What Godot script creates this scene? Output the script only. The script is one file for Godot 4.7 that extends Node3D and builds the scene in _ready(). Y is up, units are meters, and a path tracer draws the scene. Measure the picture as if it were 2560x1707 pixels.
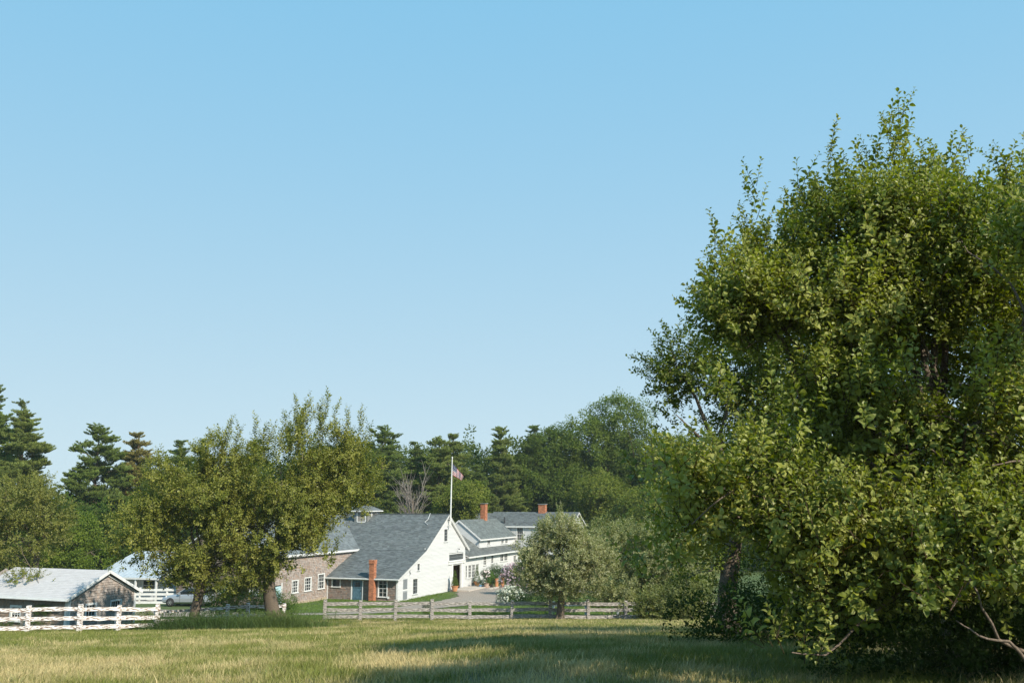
extends Node3D
# A shingled barn and white farmhouse below an orchard meadow. Metres, y up, the eye at the origin, the view along -z.

var R := RandomNumberGenerator.new()
var M := {}
var wobble := FastNoiseLite.new()
var patch := FastNoiseLite.new()
const PROFILE := [[-60.0, -1.2], [0.0, -1.5], [9.0, -1.62], [12.0, -1.85], [18.0, -2.42], [28.0, -3.5], [42.0, -5.0], [62.0, -7.18], [70.0, -7.85], [78.0, -8.4], [88.0, -8.65], [150.0, -8.65], [400.0, -9.0], [3000.0, -12.0]]

class Shape:
	# collects triangles; corners are given counter-clockwise as seen from outside
	var v := PackedVector3Array()
	var n := PackedVector3Array()
	var c := PackedColorArray()
	func tri(a: Vector3, b: Vector3, d: Vector3, col: Color) -> void:
		var f := (b - a).cross(d - a).normalized()
		v.append_array([a, d, b])
		n.append_array([f, f, f])
		c.append_array([col, col, col])
	func quad(a: Vector3, b: Vector3, d: Vector3, e: Vector3, col: Color) -> void:
		tri(a, b, d, col)
		tri(a, d, e, col)
	func block(x: Transform3D, s: Vector3, col: Color) -> void:
		var p := []
		for i in 8:
			p.append(x * Vector3(s.x * ((i & 1) - 0.5), s.y * (((i >> 1) & 1) - 0.5), s.z * (((i >> 2) & 1) - 0.5)))
		quad(p[4], p[5], p[7], p[6], col)
		quad(p[1], p[0], p[2], p[3], col)
		quad(p[5], p[1], p[3], p[7], col)
		quad(p[0], p[4], p[6], p[2], col)
		quad(p[6], p[7], p[3], p[2], col)
		quad(p[0], p[1], p[5], p[4], col)
	func box(at: Vector3, s: Vector3, col := Color.WHITE) -> void:
		block(Transform3D(Basis(), at), s, col)
	func beam(a: Vector3, b: Vector3, w: float, h: float, col := Color.WHITE, up := Vector3.UP) -> void:
		# w across, h along up
		var y := (b - a).normalized()
		var x := y.cross(up).normalized()
		var z := x.cross(y)
		block(Transform3D(Basis(x, y, z), (a + b) / 2.0), Vector3(w, (b - a).length(), h), col)
	func tube(p: Array, r: Array, sides: int, col := Color.WHITE, closed := false) -> void:
		var rings := []
		var norms := []
		var side := Vector3.RIGHT
		for i in p.size():
			var dir: Vector3 = (p[mini(i + 1, p.size() - 1)] - p[maxi(i - 1, 0)]).normalized()
			side = side - dir * side.dot(dir)
			if side.length() < 0.05:
				side = dir.cross(Vector3(0.3, 0.2, 0.9))
			side = side.normalized()
			var other := dir.cross(side)
			var ring := []
			var nn := []
			for k in sides:
				var a := TAU * k / sides
				var o := side * cos(a) + other * sin(a)
				ring.append(p[i] + o * r[i])
				nn.append(o)
			rings.append(ring)
			norms.append(nn)
		for i in p.size() - 1:
			for k in sides:
				var k2 := (k + 1) % sides
				v.append_array([rings[i][k], rings[i + 1][k2], rings[i][k2], rings[i][k], rings[i + 1][k], rings[i + 1][k2]])
				n.append_array([norms[i][k], norms[i + 1][k2], norms[i][k2], norms[i][k], norms[i + 1][k], norms[i + 1][k2]])
				for j in 6:
					c.append(col)
		if closed:
			for e in [0, p.size() - 1]:
				for k in range(1, sides - 1):
					if e:
						tri(rings[e][0], rings[e][k], rings[e][k + 1], col)
					else:
						tri(rings[e][0], rings[e][k + 1], rings[e][k], col)
	func mesh(m: Material = null) -> ArrayMesh:
		var a := []
		a.resize(Mesh.ARRAY_MAX)
		a[Mesh.ARRAY_VERTEX] = v
		a[Mesh.ARRAY_NORMAL] = n
		a[Mesh.ARRAY_COLOR] = c
		var out := ArrayMesh.new()
		out.add_surface_from_arrays(Mesh.PRIMITIVE_TRIANGLES, a)
		if m:
			out.surface_set_material(0, m)
		return out

class Spray:
	var leaves: Array[Transform3D] = []
	var tones: Array[Color] = []
	var mesh: ArrayMesh
	var stem: ArrayMesh

func _ready() -> void:
	R.seed = 20240611
	# ---- camera, sky, sun, exposure
	var cam := Camera3D.new()
	cam.name = "camera"
	cam.fov = 39.15
	cam.rotation_degrees.x = 9.61
	cam.near = 0.1
	cam.far = 6000.0
	add_child(cam)
	var sky := ProceduralSkyMaterial.new()
	sky.sky_top_color = Color(0.46, 0.75, 0.915)
	sky.sky_horizon_color = Color(0.83, 0.915, 0.95)
	sky.sky_energy_multiplier = 0.86
	sky.ground_energy_multiplier = 0.86
	sky.sky_curve = 0.22
	sky.ground_bottom_color = Color(0.30, 0.33, 0.24)
	sky.ground_horizon_color = Color(0.62, 0.68, 0.62)
	sky.sun_angle_max = 1.0
	var env := Environment.new()
	env.background_mode = Environment.BG_SKY
	env.sky = Sky.new()
	env.sky.sky_material = sky
	env.tonemap_mode = Environment.TONE_MAPPER_LINEAR
	env.tonemap_exposure = 1.4
	env.fog_enabled = true
	env.fog_density = 0.0002
	env.fog_light_color = Color(0.86, 0.93, 0.93)
	env.sdfgi_enabled = true
	env.ssao_enabled = true
	env.ssil_enabled = true
	var world := WorldEnvironment.new()
	world.name = "air"
	world.environment = env
	add_child(world)
	var sun := DirectionalLight3D.new()
	sun.name = "sun"
	sun.light_color = Color(1.0, 0.965, 0.90)
	sun.light_energy = 1.55
	sun.light_angular_distance = 0.5
	sun.shadow_enabled = true
	sun.sky_mode = DirectionalLight3D.SKY_MODE_LIGHT_ONLY
	sun.basis = Basis.looking_at(-Vector3(1.28, 1.42, 1.40), Vector3.UP)
	add_child(sun)
	# ---- the place
	wobble.seed = 5
	wobble.frequency = 0.35
	wobble.fractal_octaves = 3
	patch.seed = 11
	patch.frequency = 0.16
	patch.fractal_octaves = 4
	make_materials()
	make_terrain()
	make_barn()
	make_house_wing()
	make_farmhouse()
	make_shed()
	make_porch_building()
	make_fences()
	make_small_things()
	make_far_trees()
	make_orchard()
	make_meadow()

# ---------------------------------------------------------------- helpers

func thing(called: String, label: String, category: String, at := Vector3.ZERO, turn := 0.0, group := "") -> Node3D:
	var o := Node3D.new()
	o.name = called
	add_child(o, true)
	o.position = at
	o.rotation.y = turn
	return tag(o, label, category, group)

func tag(o: Node3D, label: String, category: String, group := "", kind := "") -> Node3D:
	o.set_meta("label", label)
	o.set_meta("category", category)
	if group:
		o.set_meta("group", group)
	if kind:
		o.set_meta("kind", kind)
	return o

func part(called: String, s: Shape, m: Material, parent: Node = self, stuff := false) -> MeshInstance3D:
	var o := MeshInstance3D.new()
	o.name = called
	o.mesh = s.mesh(m)
	parent.add_child(o, true)
	if stuff:
		o.set_meta("kind", "stuff")
	return o

func same(called: String, mesh: Mesh, parent: Node, x: Transform3D) -> MeshInstance3D:
	var o := MeshInstance3D.new()
	o.name = called
	o.mesh = mesh
	o.transform = x
	parent.add_child(o, true)
	return o

func many(called: String, mesh: Mesh, where: Array, tint: Array, parent: Node = self) -> MultiMeshInstance3D:
	var mm := MultiMesh.new()
	mm.transform_format = MultiMesh.TRANSFORM_3D
	mm.use_colors = true
	mm.mesh = mesh
	mm.instance_count = where.size()
	for i in where.size():
		mm.set_instance_transform(i, where[i])
		mm.set_instance_color(i, tint[i])
	var o := MultiMeshInstance3D.new()
	o.name = called
	o.multimesh = mm
	o.set_meta("kind", "stuff")
	parent.add_child(o, true)
	return o

func rf(a: float, b: float) -> float:
	return R.randf_range(a, b)

func rv() -> Vector3:
	var z := rf(-1, 1)
	var a := rf(0, TAU)
	var q := sqrt(1.0 - z * z)
	return Vector3(q * cos(a), z, q * sin(a))

func lin(r: float, g: float, b: float) -> Color:
	return Color(r, g, b)

func tone(col: Color, spread: float) -> Color:
	var k := 1.0 + rf(-spread, spread)
	return Color(col.r * k, col.g * k, col.b * k)

func steer(axis: Vector3, roll: float) -> Basis:
	# a basis whose y is the axis
	var y := axis.normalized()
	var x := y.cross(Vector3(0.13, 0.31, 0.94)).normalized()
	var b := Basis(x, y, x.cross(y))
	return b * Basis(Vector3.UP, roll)

func level(d: float) -> float:
	for i in PROFILE.size() - 1:
		if d <= PROFILE[i + 1][0]:
			return lerpf(PROFILE[i][1], PROFILE[i + 1][1], (d - PROFILE[i][0]) / (PROFILE[i + 1][0] - PROFILE[i][0]))
	return -12.0

func ground(x: float, z: float) -> float:
	var d := -z
	var h := (level(d - 2.5) + level(d) * 2.0 + level(d + 2.5)) / 4.0
	h -= 0.55 * (1.0 - exp(-maxf(0.0, -x) / 10.0)) * smoothstep(5.0, 16.0, d) * (1.0 - smoothstep(50.0, 63.0, d))
	h -= 0.06 * clampf(-x - 18.0, 0.0, 20.0) * smoothstep(52.0, 58.0, d) * (1.0 - smoothstep(66.0, 80.0, d))
	var near := 1.0 - smoothstep(60.0, 76.0, d)
	return h + near * 0.05 * patch.get_noise_2d(x * 2.0, z * 2.0)

func on_ground(x: float, z: float) -> Vector3:
	return Vector3(x, ground(x, z), z)

# ---------------------------------------------------------------- materials

func ramp(colors: Array, stops: Array) -> Gradient:
	var g := Gradient.new()
	g.offsets = PackedFloat32Array(stops)
	g.colors = PackedColorArray(colors)
	return g

func noise_map(freq: float, octaves: int, colors: Array, stops: Array, size := 512, sd := 1, type := FastNoiseLite.TYPE_SIMPLEX_SMOOTH) -> NoiseTexture2D:
	var f := FastNoiseLite.new()
	f.noise_type = type
	f.seed = sd
	f.frequency = freq
	f.fractal_octaves = octaves
	var t := NoiseTexture2D.new()
	t.width = size
	t.height = size
	t.seamless = true
	t.noise = f
	t.color_ramp = ramp(colors, stops)
	return t

func bump_map(freq: float, octaves: int, strength: float, sd := 3) -> NoiseTexture2D:
	var f := FastNoiseLite.new()
	f.seed = sd
	f.frequency = freq
	f.fractal_octaves = octaves
	var t := NoiseTexture2D.new()
	t.width = 512
	t.height = 512
	t.seamless = true
	t.as_normal_map = true
	t.bump_strength = strength
	t.noise = f
	return t

func plain(r: float, g: float, b: float, rough := 0.8, metal := 0.0) -> StandardMaterial3D:
	var m := StandardMaterial3D.new()
	m.albedo_color = Color(r, g, b).linear_to_srgb()
	m.roughness = rough
	m.metallic = metal
	return m

func tinted(rough := 0.85) -> StandardMaterial3D:
	var m := StandardMaterial3D.new()
	m.vertex_color_use_as_albedo = true
	m.roughness = rough
	return m

func laid(m: StandardMaterial3D, t: Texture2D, scale: Vector3, world := true) -> StandardMaterial3D:
	m.albedo_texture = t
	m.uv1_triplanar = true
	m.uv1_world_triplanar = world
	m.uv1_scale = scale
	return m

func leafy_material(rough: float, r: float, g: float, b: float) -> StandardMaterial3D:
	var m := tinted(rough)
	m.backlight_enabled = true
	m.metallic_specular = 0.35
	m.backlight = Color(r, g, b).linear_to_srgb()
	return m

func make_materials() -> void:
	M.tint = tinted(0.9)
	M.wood_tint = tinted(0.8)
	M.roof = tinted(0.92)
	M.leaf = leafy_material(0.38, 0.72, 0.80, 0.11)
	M.far_leaf = leafy_material(0.6, 0.85, 1.0, 0.18)
	M.needle = leafy_material(0.6, 0.5, 0.6, 0.16)
	M.blade = leafy_material(0.55, 0.36, 0.36, 0.14)
	M.flower = leafy_material(0.7, 0.4, 0.4, 0.4)
	M.white = laid(plain(1, 1, 1, 0.6), noise_map(0.02, 4, [Color(0.77, 0.77, 0.76), Color(0.83, 0.83, 0.82), Color(0.85, 0.85, 0.845)], [0.0, 0.45, 1.0], 256, 8), Vector3(0.5, 0.5, 0.5))
	M.clap = tinted(0.6)
	M.pane = plain(0.015, 0.02, 0.024, 0.06)
	M.blue = laid(plain(1, 1, 1, 0.7), noise_map(0.03, 4, [Color(0.25, 0.37, 0.43), Color(0.33, 0.46, 0.52)], [0.2, 0.8], 256, 4), Vector3(0.8, 0.3, 0.8), false)
	M.brick = tinted(0.9)
	M.mortar = plain(0.34, 0.25, 0.20, 0.95)
	M.dark = plain(0.02, 0.02, 0.02, 0.7)
	M.iron = plain(0.06, 0.06, 0.065, 0.5, 0.4)
	M.vent = plain(0.22, 0.24, 0.25, 0.7)
	M.plank = tinted(0.85)
	M.stone = laid(plain(1, 1, 1, 0.9), noise_map(0.04, 5, [Color(0.45, 0.41, 0.35), Color(0.64, 0.58, 0.49), Color(0.74, 0.69, 0.60)], [0.1, 0.5, 0.9], 256, 21), Vector3(0.6, 0.6, 0.6))
	M.slab = laid(plain(1, 1, 1, 0.9), noise_map(0.05, 5, [Color(0.62, 0.58, 0.54), Color(0.78, 0.74, 0.69)], [0.2, 0.8], 256, 23), Vector3(0.6, 0.6, 0.6))
	M.gravel = laid(plain(1, 1, 1, 0.95), noise_map(0.09, 5, [Color(0.42, 0.38, 0.34), Color(0.60, 0.55, 0.50), Color(0.72, 0.67, 0.62)], [0.15, 0.5, 0.9], 512, 31), Vector3(0.45, 0.45, 0.45))
	M.gravel.normal_enabled = true
	M.gravel.normal_texture = bump_map(0.12, 4, 6.0)
	M.bark = laid(plain(1, 1, 1, 0.95), noise_map(0.05, 5, [Color(0.20, 0.17, 0.14), Color(0.38, 0.33, 0.28), Color(0.60, 0.55, 0.48)], [0.15, 0.5, 0.85], 512, 41), Vector3(2.2, 0.9, 2.2))
	M.bark.normal_enabled = true
	M.bark.normal_texture = bump_map(0.06, 4, 10.0, 7)
	M.twig = laid(plain(1, 1, 1, 0.85), noise_map(0.05, 3, [Color(0.28, 0.24, 0.20), Color(0.50, 0.44, 0.385)], [0.2, 0.8], 256, 43), Vector3(6, 2, 6))
	M.pine_bark = laid(plain(1, 1, 1, 0.95), noise_map(0.05, 4, [Color(0.24, 0.19, 0.16), Color(0.45, 0.37, 0.32)], [0.2, 0.8], 256, 45), Vector3(1.5, 0.5, 1.5))
	M.grey_rail = laid(plain(1, 1, 1, 0.9), noise_map(0.014, 5, [Color(0.40, 0.38, 0.36), Color(0.57, 0.545, 0.52), Color(0.66, 0.63, 0.60), Color(0.82, 0.80, 0.78)], [0.15, 0.5, 0.68, 0.86], 512, 51), Vector3(0.45, 2.6, 2.6), false)
	M.white_rail = laid(plain(1, 1, 1, 0.85), noise_map(0.012, 5, [Color(0.44, 0.36, 0.31), Color(0.60, 0.52, 0.46), Color(0.90, 0.88, 0.87), Color(0.95, 0.94, 0.93)], [0.24, 0.38, 0.5, 0.8], 512, 53), Vector3(0.45, 2.6, 2.6), false)
	M.terracotta = laid(plain(1, 1, 1, 0.9), noise_map(0.03, 4, [Color(0.62, 0.42, 0.29), Color(0.74, 0.53, 0.38)], [0.2, 0.8], 256, 61), Vector3(2, 2, 2), false)
	M.clay_grey = laid(plain(1, 1, 1, 0.9), noise_map(0.03, 4, [Color(0.56, 0.46, 0.40), Color(0.70, 0.60, 0.53)], [0.2, 0.8], 256, 63), Vector3(2, 2, 2), false)
	M.metal_roof = laid(plain(1, 1, 1, 0.55), noise_map(0.02, 4, [Color(0.60, 0.64, 0.67), Color(0.69, 0.73, 0.76)], [0.2, 0.8], 256, 65), Vector3(0.4, 0.4, 0.4))
	M.silver = plain(0.42, 0.45, 0.49, 0.32, 0.55)
	M.silver.clearcoat_enabled = true
	M.silver.clearcoat = 0.8
	M.tyre = plain(0.025, 0.025, 0.026, 0.85)
	M.rim = plain(0.5, 0.5, 0.52, 0.35, 0.8)
	M.lamp_glass = plain(0.6, 0.62, 0.65, 0.1)
	M.soil = laid(tinted(0.95), noise_map(0.05, 5, [Color(0.62, 0.62, 0.62), Color(1, 1, 1)], [0.2, 0.8], 512, 71), Vector3(0.35, 0.35, 0.35))

# ---------------------------------------------------------------- terrain

func straw_share(x: float, z: float) -> float:
	# how dry the meadow is at a place, 0 green to 1 straw
	var a := patch.get_noise_2d(x * 1.5, z * 0.9)
	var b := patch.get_noise_2d(x * 4.0 + 80.0, z * 4.0)
	var k := 0.33 + a * 1.15 + b * 1.2
	k += 0.28 * smoothstep(2.0, 7.0, x) * (1.0 - smoothstep(24.0, 40.0, -z))  # more straw at right, partly painting in the sunlit grass there
	k -= 0.30 * smoothstep(-4.0, -12.0, x) * smoothstep(20.0, 34.0, -z)
	return clampf(k, 0.0, 1.0)

func make_terrain() -> void:
	var xs := []
	var x := -1400.0
	while x < 1400.0:
		xs.append(x)
		x += 1.2 if absf(x) < 62.0 else 8.0 if absf(x) < 150.0 else 60.0
	var ds := []
	var d := -60.0
	while d < 2600.0:
		ds.append(d)
		d += 6.0 if d < 3.0 else 0.8 if d < 26.0 else 1.4 if d < 130.0 else 12.0 if d < 300.0 else 90.0
	var v := PackedVector3Array()
	var c := PackedColorArray()
	for dd in ds:
		for xx in xs:
			v.append(Vector3(xx, ground(xx, -dd) - 0.01, -dd))
			var k := straw_share(xx, -dd)
			var col := lin(0.075, 0.10, 0.028).lerp(lin(0.24, 0.19, 0.09), k * 0.8)
			if dd > 63.0:
				col = lin(0.085, 0.14, 0.025).lerp(lin(0.13, 0.16, 0.04), k)
			c.append(col)
	var ix := PackedInt32Array()
	var w := xs.size()
	for j in ds.size() - 1:
		for i in w - 1:
			var a := j * w + i
			ix.append_array([a, a + w, a + w + 1, a, a + w + 1, a + 1])
	var st := SurfaceTool.new()
	var arr := []
	arr.resize(Mesh.ARRAY_MAX)
	arr[Mesh.ARRAY_VERTEX] = v
	arr[Mesh.ARRAY_COLOR] = c
	arr[Mesh.ARRAY_INDEX] = ix
	var raw := ArrayMesh.new()
	raw.add_surface_from_arrays(Mesh.PRIMITIVE_TRIANGLES, arr)
	st.create_from(raw, 0)
	st.generate_normals()
	var o := MeshInstance3D.new()
	o.name = "meadow_ground"
	o.mesh = st.commit()
	o.mesh.surface_set_material(0, M.soil)
	add_child(o)
	tag(o, "sloping meadow and farmyard ground under the grass", "ground", "", "structure")
	# the gravel drive: from the parking yard past the barn lawn up to the open barn door
	var s := Shape.new()
	ribbon(s, [Vector3(-46, 0, -80), Vector3(-36, 0, -79), Vector3(-29, 0, -77.5), Vector3(-21, 0, -75), Vector3(-14.5, 0, -74.3), Vector3(-10.5, 0, -78), Vector3(-7.2, 0, -83.5), Vector3(-4.0, 0, -88.5), Vector3(-1.8, 0, -93.5), Vector3(-2.0, 0, -99), Vector3(-3.3, 0, -103.5)], [9.0, 9.0, 7.0, 5.0, 4.2, 2.6, 2.8, 4.2, 6.0, 7.5, 5.0], 0.035)
	tag(part("driveway", s, M.gravel), "pale gravel drive curving past the barn lawn to the open doorway", "driveway", "", "structure")
	var yard := Shape.new()
	ribbon(yard, [Vector3(-1.0, 0, -96), Vector3(3.0, 0, -99), Vector3(9.0, 0, -101)], [6.0, 6.5, 5.0], 0.025)
	tag(part("gravel_yard", yard, M.gravel), "gravel turning space before the potted plants by the white wing", "gravel yard", "", "structure")

func ribbon(s: Shape, p: Array, w: Array, lift: float) -> void:
	var curve := Curve3D.new()
	for i in p.size():
		var t: Vector3 = (p[mini(i + 1, p.size() - 1)] - p[maxi(i - 1, 0)]) / 6.0
		curve.add_point(p[i], -t, t)
	var total := curve.get_baked_length()
	var steps := int(total / 0.7)
	var prev := []
	for k in steps + 1:
		var q := curve.sample_baked(total * k / steps)
		var q2 := curve.sample_baked(minf(total, total * k / steps + 0.2))
		var q1 := curve.sample_baked(maxf(0.0, total * k / steps - 0.2))
		var side := (q2 - q1).normalized().cross(Vector3.UP)
		var f := float(k) / steps * (w.size() - 1)
		var i := mini(int(f), w.size() - 2)
		var ww: float = lerpf(w[i], w[i + 1], f - i) * (1.0 + 0.10 * wobble.get_noise_2d(q.x * 3.0, q.z * 3.0))
		var row := []
		for m in 7:
			var e := q + side * ww * (m / 6.0 - 0.5)
			row.append(Vector3(e.x, ground(e.x, e.z) + lift, e.z))
		if prev:
			for m in 6:
				s.quad(prev[m], prev[m + 1], row[m + 1], row[m], Color.WHITE)
		prev = row

# ---------------------------------------------------------------- walls, roofs, windows

func span(poly: Array, y: float) -> Vector2:
	var lo := INF
	var hi := -INF
	for i in poly.size():
		var a: Vector2 = poly[i]
		var b: Vector2 = poly[(i + 1) % poly.size()]
		if (a.y <= y and b.y >= y) or (b.y <= y and a.y >= y):
			var t := 0.0 if is_equal_approx(a.y, b.y) else (y - a.y) / (b.y - a.y)
			var xx := lerpf(a.x, b.x, t)
			lo = minf(lo, xx)
			hi = maxf(hi, xx)
			if is_equal_approx(a.y, b.y):
				hi = maxf(hi, b.x)
				lo = minf(lo, b.x)
	return Vector2(lo, hi)

# courses of lapped boards (width 0) or shingles over a polygon of the plane at o with the axes a and up; holes are Rect2
func lapped(s: Shape, o: Vector3, a: Vector3, up: Vector3, poly: Array, holes: Array, course: float, thick: float, width: float, col: Color, spread: float, rnd := 0.0, warm := Color.WHITE) -> void:
	var nn := a.cross(up).normalized()
	var y0 := INF
	var y1 := -INF
	for p in poly:
		y0 = minf(y0, p.y)
		y1 = maxf(y1, p.y)
	var y := y0
	while y < y1 - 0.01:
		var top := minf(y + course, y1)
		var lower := span(poly, y + 0.001)
		var upper := span(poly, top - 0.001)
		var mid := (y + top) / 2.0
		var cuts := [[minf(lower.x, upper.x), maxf(lower.y, upper.y)]]
		for h in holes:
			if mid > h.position.y and mid < h.end.y:
				var next := []
				for q in cuts:
					if h.end.x <= q[0] or h.position.x >= q[1]:
						next.append(q)
						continue
					if h.position.x > q[0]:
						next.append([q[0], h.position.x])
					if h.end.x < q[1]:
						next.append([h.end.x, q[1]])
				cuts = next
		for q in cuts:
			var x0: float = q[0]
			while x0 < q[1] - 0.005:
				var x1: float = q[1] if width == 0.0 else minf(q[1], x0 + width * rf(0.65, 1.35))
				if width == 0.0 and q[1] - x0 > 4.0:
					x1 = minf(q[1], x0 + rf(2.6, 4.4))
				var t := thick * (1.0 + rf(-0.35, 0.45) * (1.0 if width > 0.0 else 0.3))
				var b := y - rf(0.0, rnd)
				var la := clampf(x0, lower.x, lower.y)
				var lb := clampf(x1, lower.x, lower.y)
				var ua := clampf(x0, upper.x, upper.y)
				var ub := clampf(x1, upper.x, upper.y)
				var cc := tone(col, spread)
				if warm != Color.WHITE:
					cc = cc.lerp(tone(warm, spread), R.randf() * R.randf())
				var p0 := o + a * la + up * b + nn * t
				var p1 := o + a * lb + up * b + nn * t
				var p2 := o + a * ub + up * top + nn * 0.003
				var p3 := o + a * ua + up * top + nn * 0.003
				s.quad(p0, p1, p2, p3, cc)
				s.quad(o + a * la + up * b, o + a * lb + up * b, p1, p0, cc)
				if width > 0.05:
					s.tri(p1, o + a * lb + up * b, p2, cc)
				x0 = x1
		y = top

func clapboards(parent: Node3D, o: Vector3, a: Vector3, poly: Array, holes := []) -> void:
	var s := Shape.new()
	lapped(s, o, a, Vector3.UP, poly, holes, 0.125, 0.034, 0.0, lin(0.57, 0.57, 0.565), 0.04)
	part("clapboard_siding", s, M.clap, parent, true)

func shingles(parent: Node3D, o: Vector3, a: Vector3, poly: Array, holes: Array, col: Color, warm: Color) -> void:
	var s := Shape.new()
	lapped(s, o, a, Vector3.UP, poly, holes, 0.15, 0.036, 0.16, col, 0.26, 0.014, warm)
	part("shingle_siding", s, M.tint, parent, true)

func roof(parent: Node3D, o: Vector3, a: Vector3, up: Vector3, poly: Array, col: Color, spread := 0.26, thick := 0.028) -> void:
	var s := Shape.new()
	var nn := a.cross(up)
	var p := []
	for q in poly:
		p.append(o + a * q.x + up * q.y)
	for i in range(1, p.size() - 1):
		s.tri(p[0], p[i], p[i + 1], col)
		s.tri(p[0] - nn * 0.1, p[i + 1] - nn * 0.1, p[i] - nn * 0.1, lin(0.3, 0.27, 0.23))
	for i in p.size():
		var b: Vector3 = p[(i + 1) % p.size()]
		s.quad(p[i] - nn * 0.1, b - nn * 0.1, b, p[i], lin(0.5, 0.5, 0.5))
	var deck := part("roof", s, M.roof, parent)
	var t := Shape.new()
	lapped(t, o + nn * 0.002, a, up, poly, [], 0.2, thick, 0.32, col, spread, 0.014)
	part("roof_shingles", t, M.roof, deck, true)

# a casing with its sill, a pane and a sash of glazing bars; x0..x1 and y0..y1 are the casing's outside on the plane
func window(parent: Node3D, o: Vector3, a: Vector3, x0: float, x1: float, y0: float, y1: float, cols: int, rows: int, trim := 0.09, meeting := true, bars: Material = null) -> void:
	var nn := a.cross(Vector3.UP).normalized()
	var up := Vector3.UP
	var s := Shape.new()
	var f := o + nn * 0.02
	s.beam(f + a * (x0 + trim / 2) + up * y0, f + a * (x0 + trim / 2) + up * y1, trim, 0.07, Color.WHITE, nn)
	s.beam(f + a * (x1 - trim / 2) + up * y0, f + a * (x1 - trim / 2) + up * y1, trim, 0.07, Color.WHITE, nn)
	s.beam(f + a * (x0 + trim) + up * (y1 - trim / 2), f + a * (x1 - trim) + up * (y1 - trim / 2), trim, 0.074, Color.WHITE, nn)
	s.beam(f + a * (x0 - 0.03) + up * (y0 - 0.02) + nn * 0.025, f + a * (x1 + 0.03) + up * (y0 - 0.02) + nn * 0.025, 0.05, 0.13, Color.WHITE, nn)
	var w := part("window", s, M.white, parent)
	var g := Shape.new()
	var xa := x0 + trim
	var xb := x1 - trim
	var ya := y0 + 0.02
	var yb := y1 - trim
	g.block(Transform3D(Basis(a, up, nn), o + a * (xa + xb) / 2 + up * (ya + yb) / 2 - nn * 0.045), Vector3(xb - xa + 0.02, yb - ya + 0.02, 0.012), Color.WHITE)
	part("pane", g, M.pane, w)
	var b := Shape.new()
	var e := o - nn * 0.02
	for i in range(1, cols):
		var xx := lerpf(xa, xb, float(i) / cols)
		b.beam(e + a * xx + up * ya, e + a * xx + up * yb, 0.022, 0.03, Color.WHITE, nn)
	for j in range(1, rows):
		var yy := lerpf(ya, yb, float(j) / rows)
		var thick := 0.045 if meeting and rows % 2 == 0 and j == rows / 2 else 0.022
		b.beam(e + a * xa + up * yy + nn * 0.002, e + a * xb + up * yy + nn * 0.002, thick, 0.032, Color.WHITE, nn)
	for q in [[xa, ya, xb, ya], [xa, yb, xb, yb], [xa, ya, xa, yb], [xb, ya, xb, yb]]:
		b.beam(e + a * q[0] + up * q[1] + nn * 0.004, e + a * q[2] + up * q[3] + nn * 0.004, 0.036, 0.034, Color.WHITE, nn)
	part("sash", b, bars if bars else M.white, w)

func hole(x0: float, x1: float, y0: float, y1: float) -> Rect2:
	return Rect2(x0 + 0.05, y0 + 0.01, x1 - x0 - 0.1, y1 - y0 - 0.06)

func trim(parent: Node3D, called: String, beams: Array, m: Material) -> void:
	for b in beams:
		var s := Shape.new()
		s.beam(b[0], b[1], b[2], b[3], Color.WHITE, b[4] if b.size() > 4 else Vector3.UP)
		part(called, s, m, parent)

func bricks(parent: Node3D, called: String, at: Vector3, sx: float, sz: float, h: float, corbel: bool) -> Node3D:
	var core := Shape.new()
	core.box(at + Vector3(0, h / 2, 0), Vector3(sx - 0.035, h - 0.01, sz - 0.035))
	var root := part(called, core, M.mortar, parent)
	var s := Shape.new()
	var course := 0.075
	var k := 0
	while (k + 1) * course <= h:
		var out := 0.035 if corbel and h - k * course < 0.42 else 0.0
		var y := at.y + (k + 0.5) * course
		for f in 4:
			var w := (sx if f % 2 == 0 else sz) + 2 * out
			var dep := (sz if f % 2 == 0 else sx) / 2 + out
			var cnt := maxi(2, int(round(w / 0.21)))
			var shift := 0.5 if k % 2 else 0.0
			for i in cnt + (1 if shift > 0 else 0):
				var x0 := clampf((i - shift) * w / cnt, 0, w)
				var x1 := clampf((i + 1 - shift) * w / cnt, 0, w)
				if x1 - x0 < 0.02:
					continue
				var b := Basis(Vector3.UP, f * PI / 2)
				var c := at + b * Vector3((x0 + x1) / 2 - w / 2, 0, dep - 0.02)
				s.block(Transform3D(b, Vector3(c.x, y, c.z)), Vector3(x1 - x0 - 0.012, course - 0.013, 0.05), tone(lin(0.42, 0.165, 0.085), 0.3))
		k += 1
	part("bricks", s, M.brick, root, true)
	return root

# ---------------------------------------------------------------- the barn

const TURN := deg_to_rad(-20.0)
const CORNER := Vector3(-10.32, -8.65, -89.0)

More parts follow.
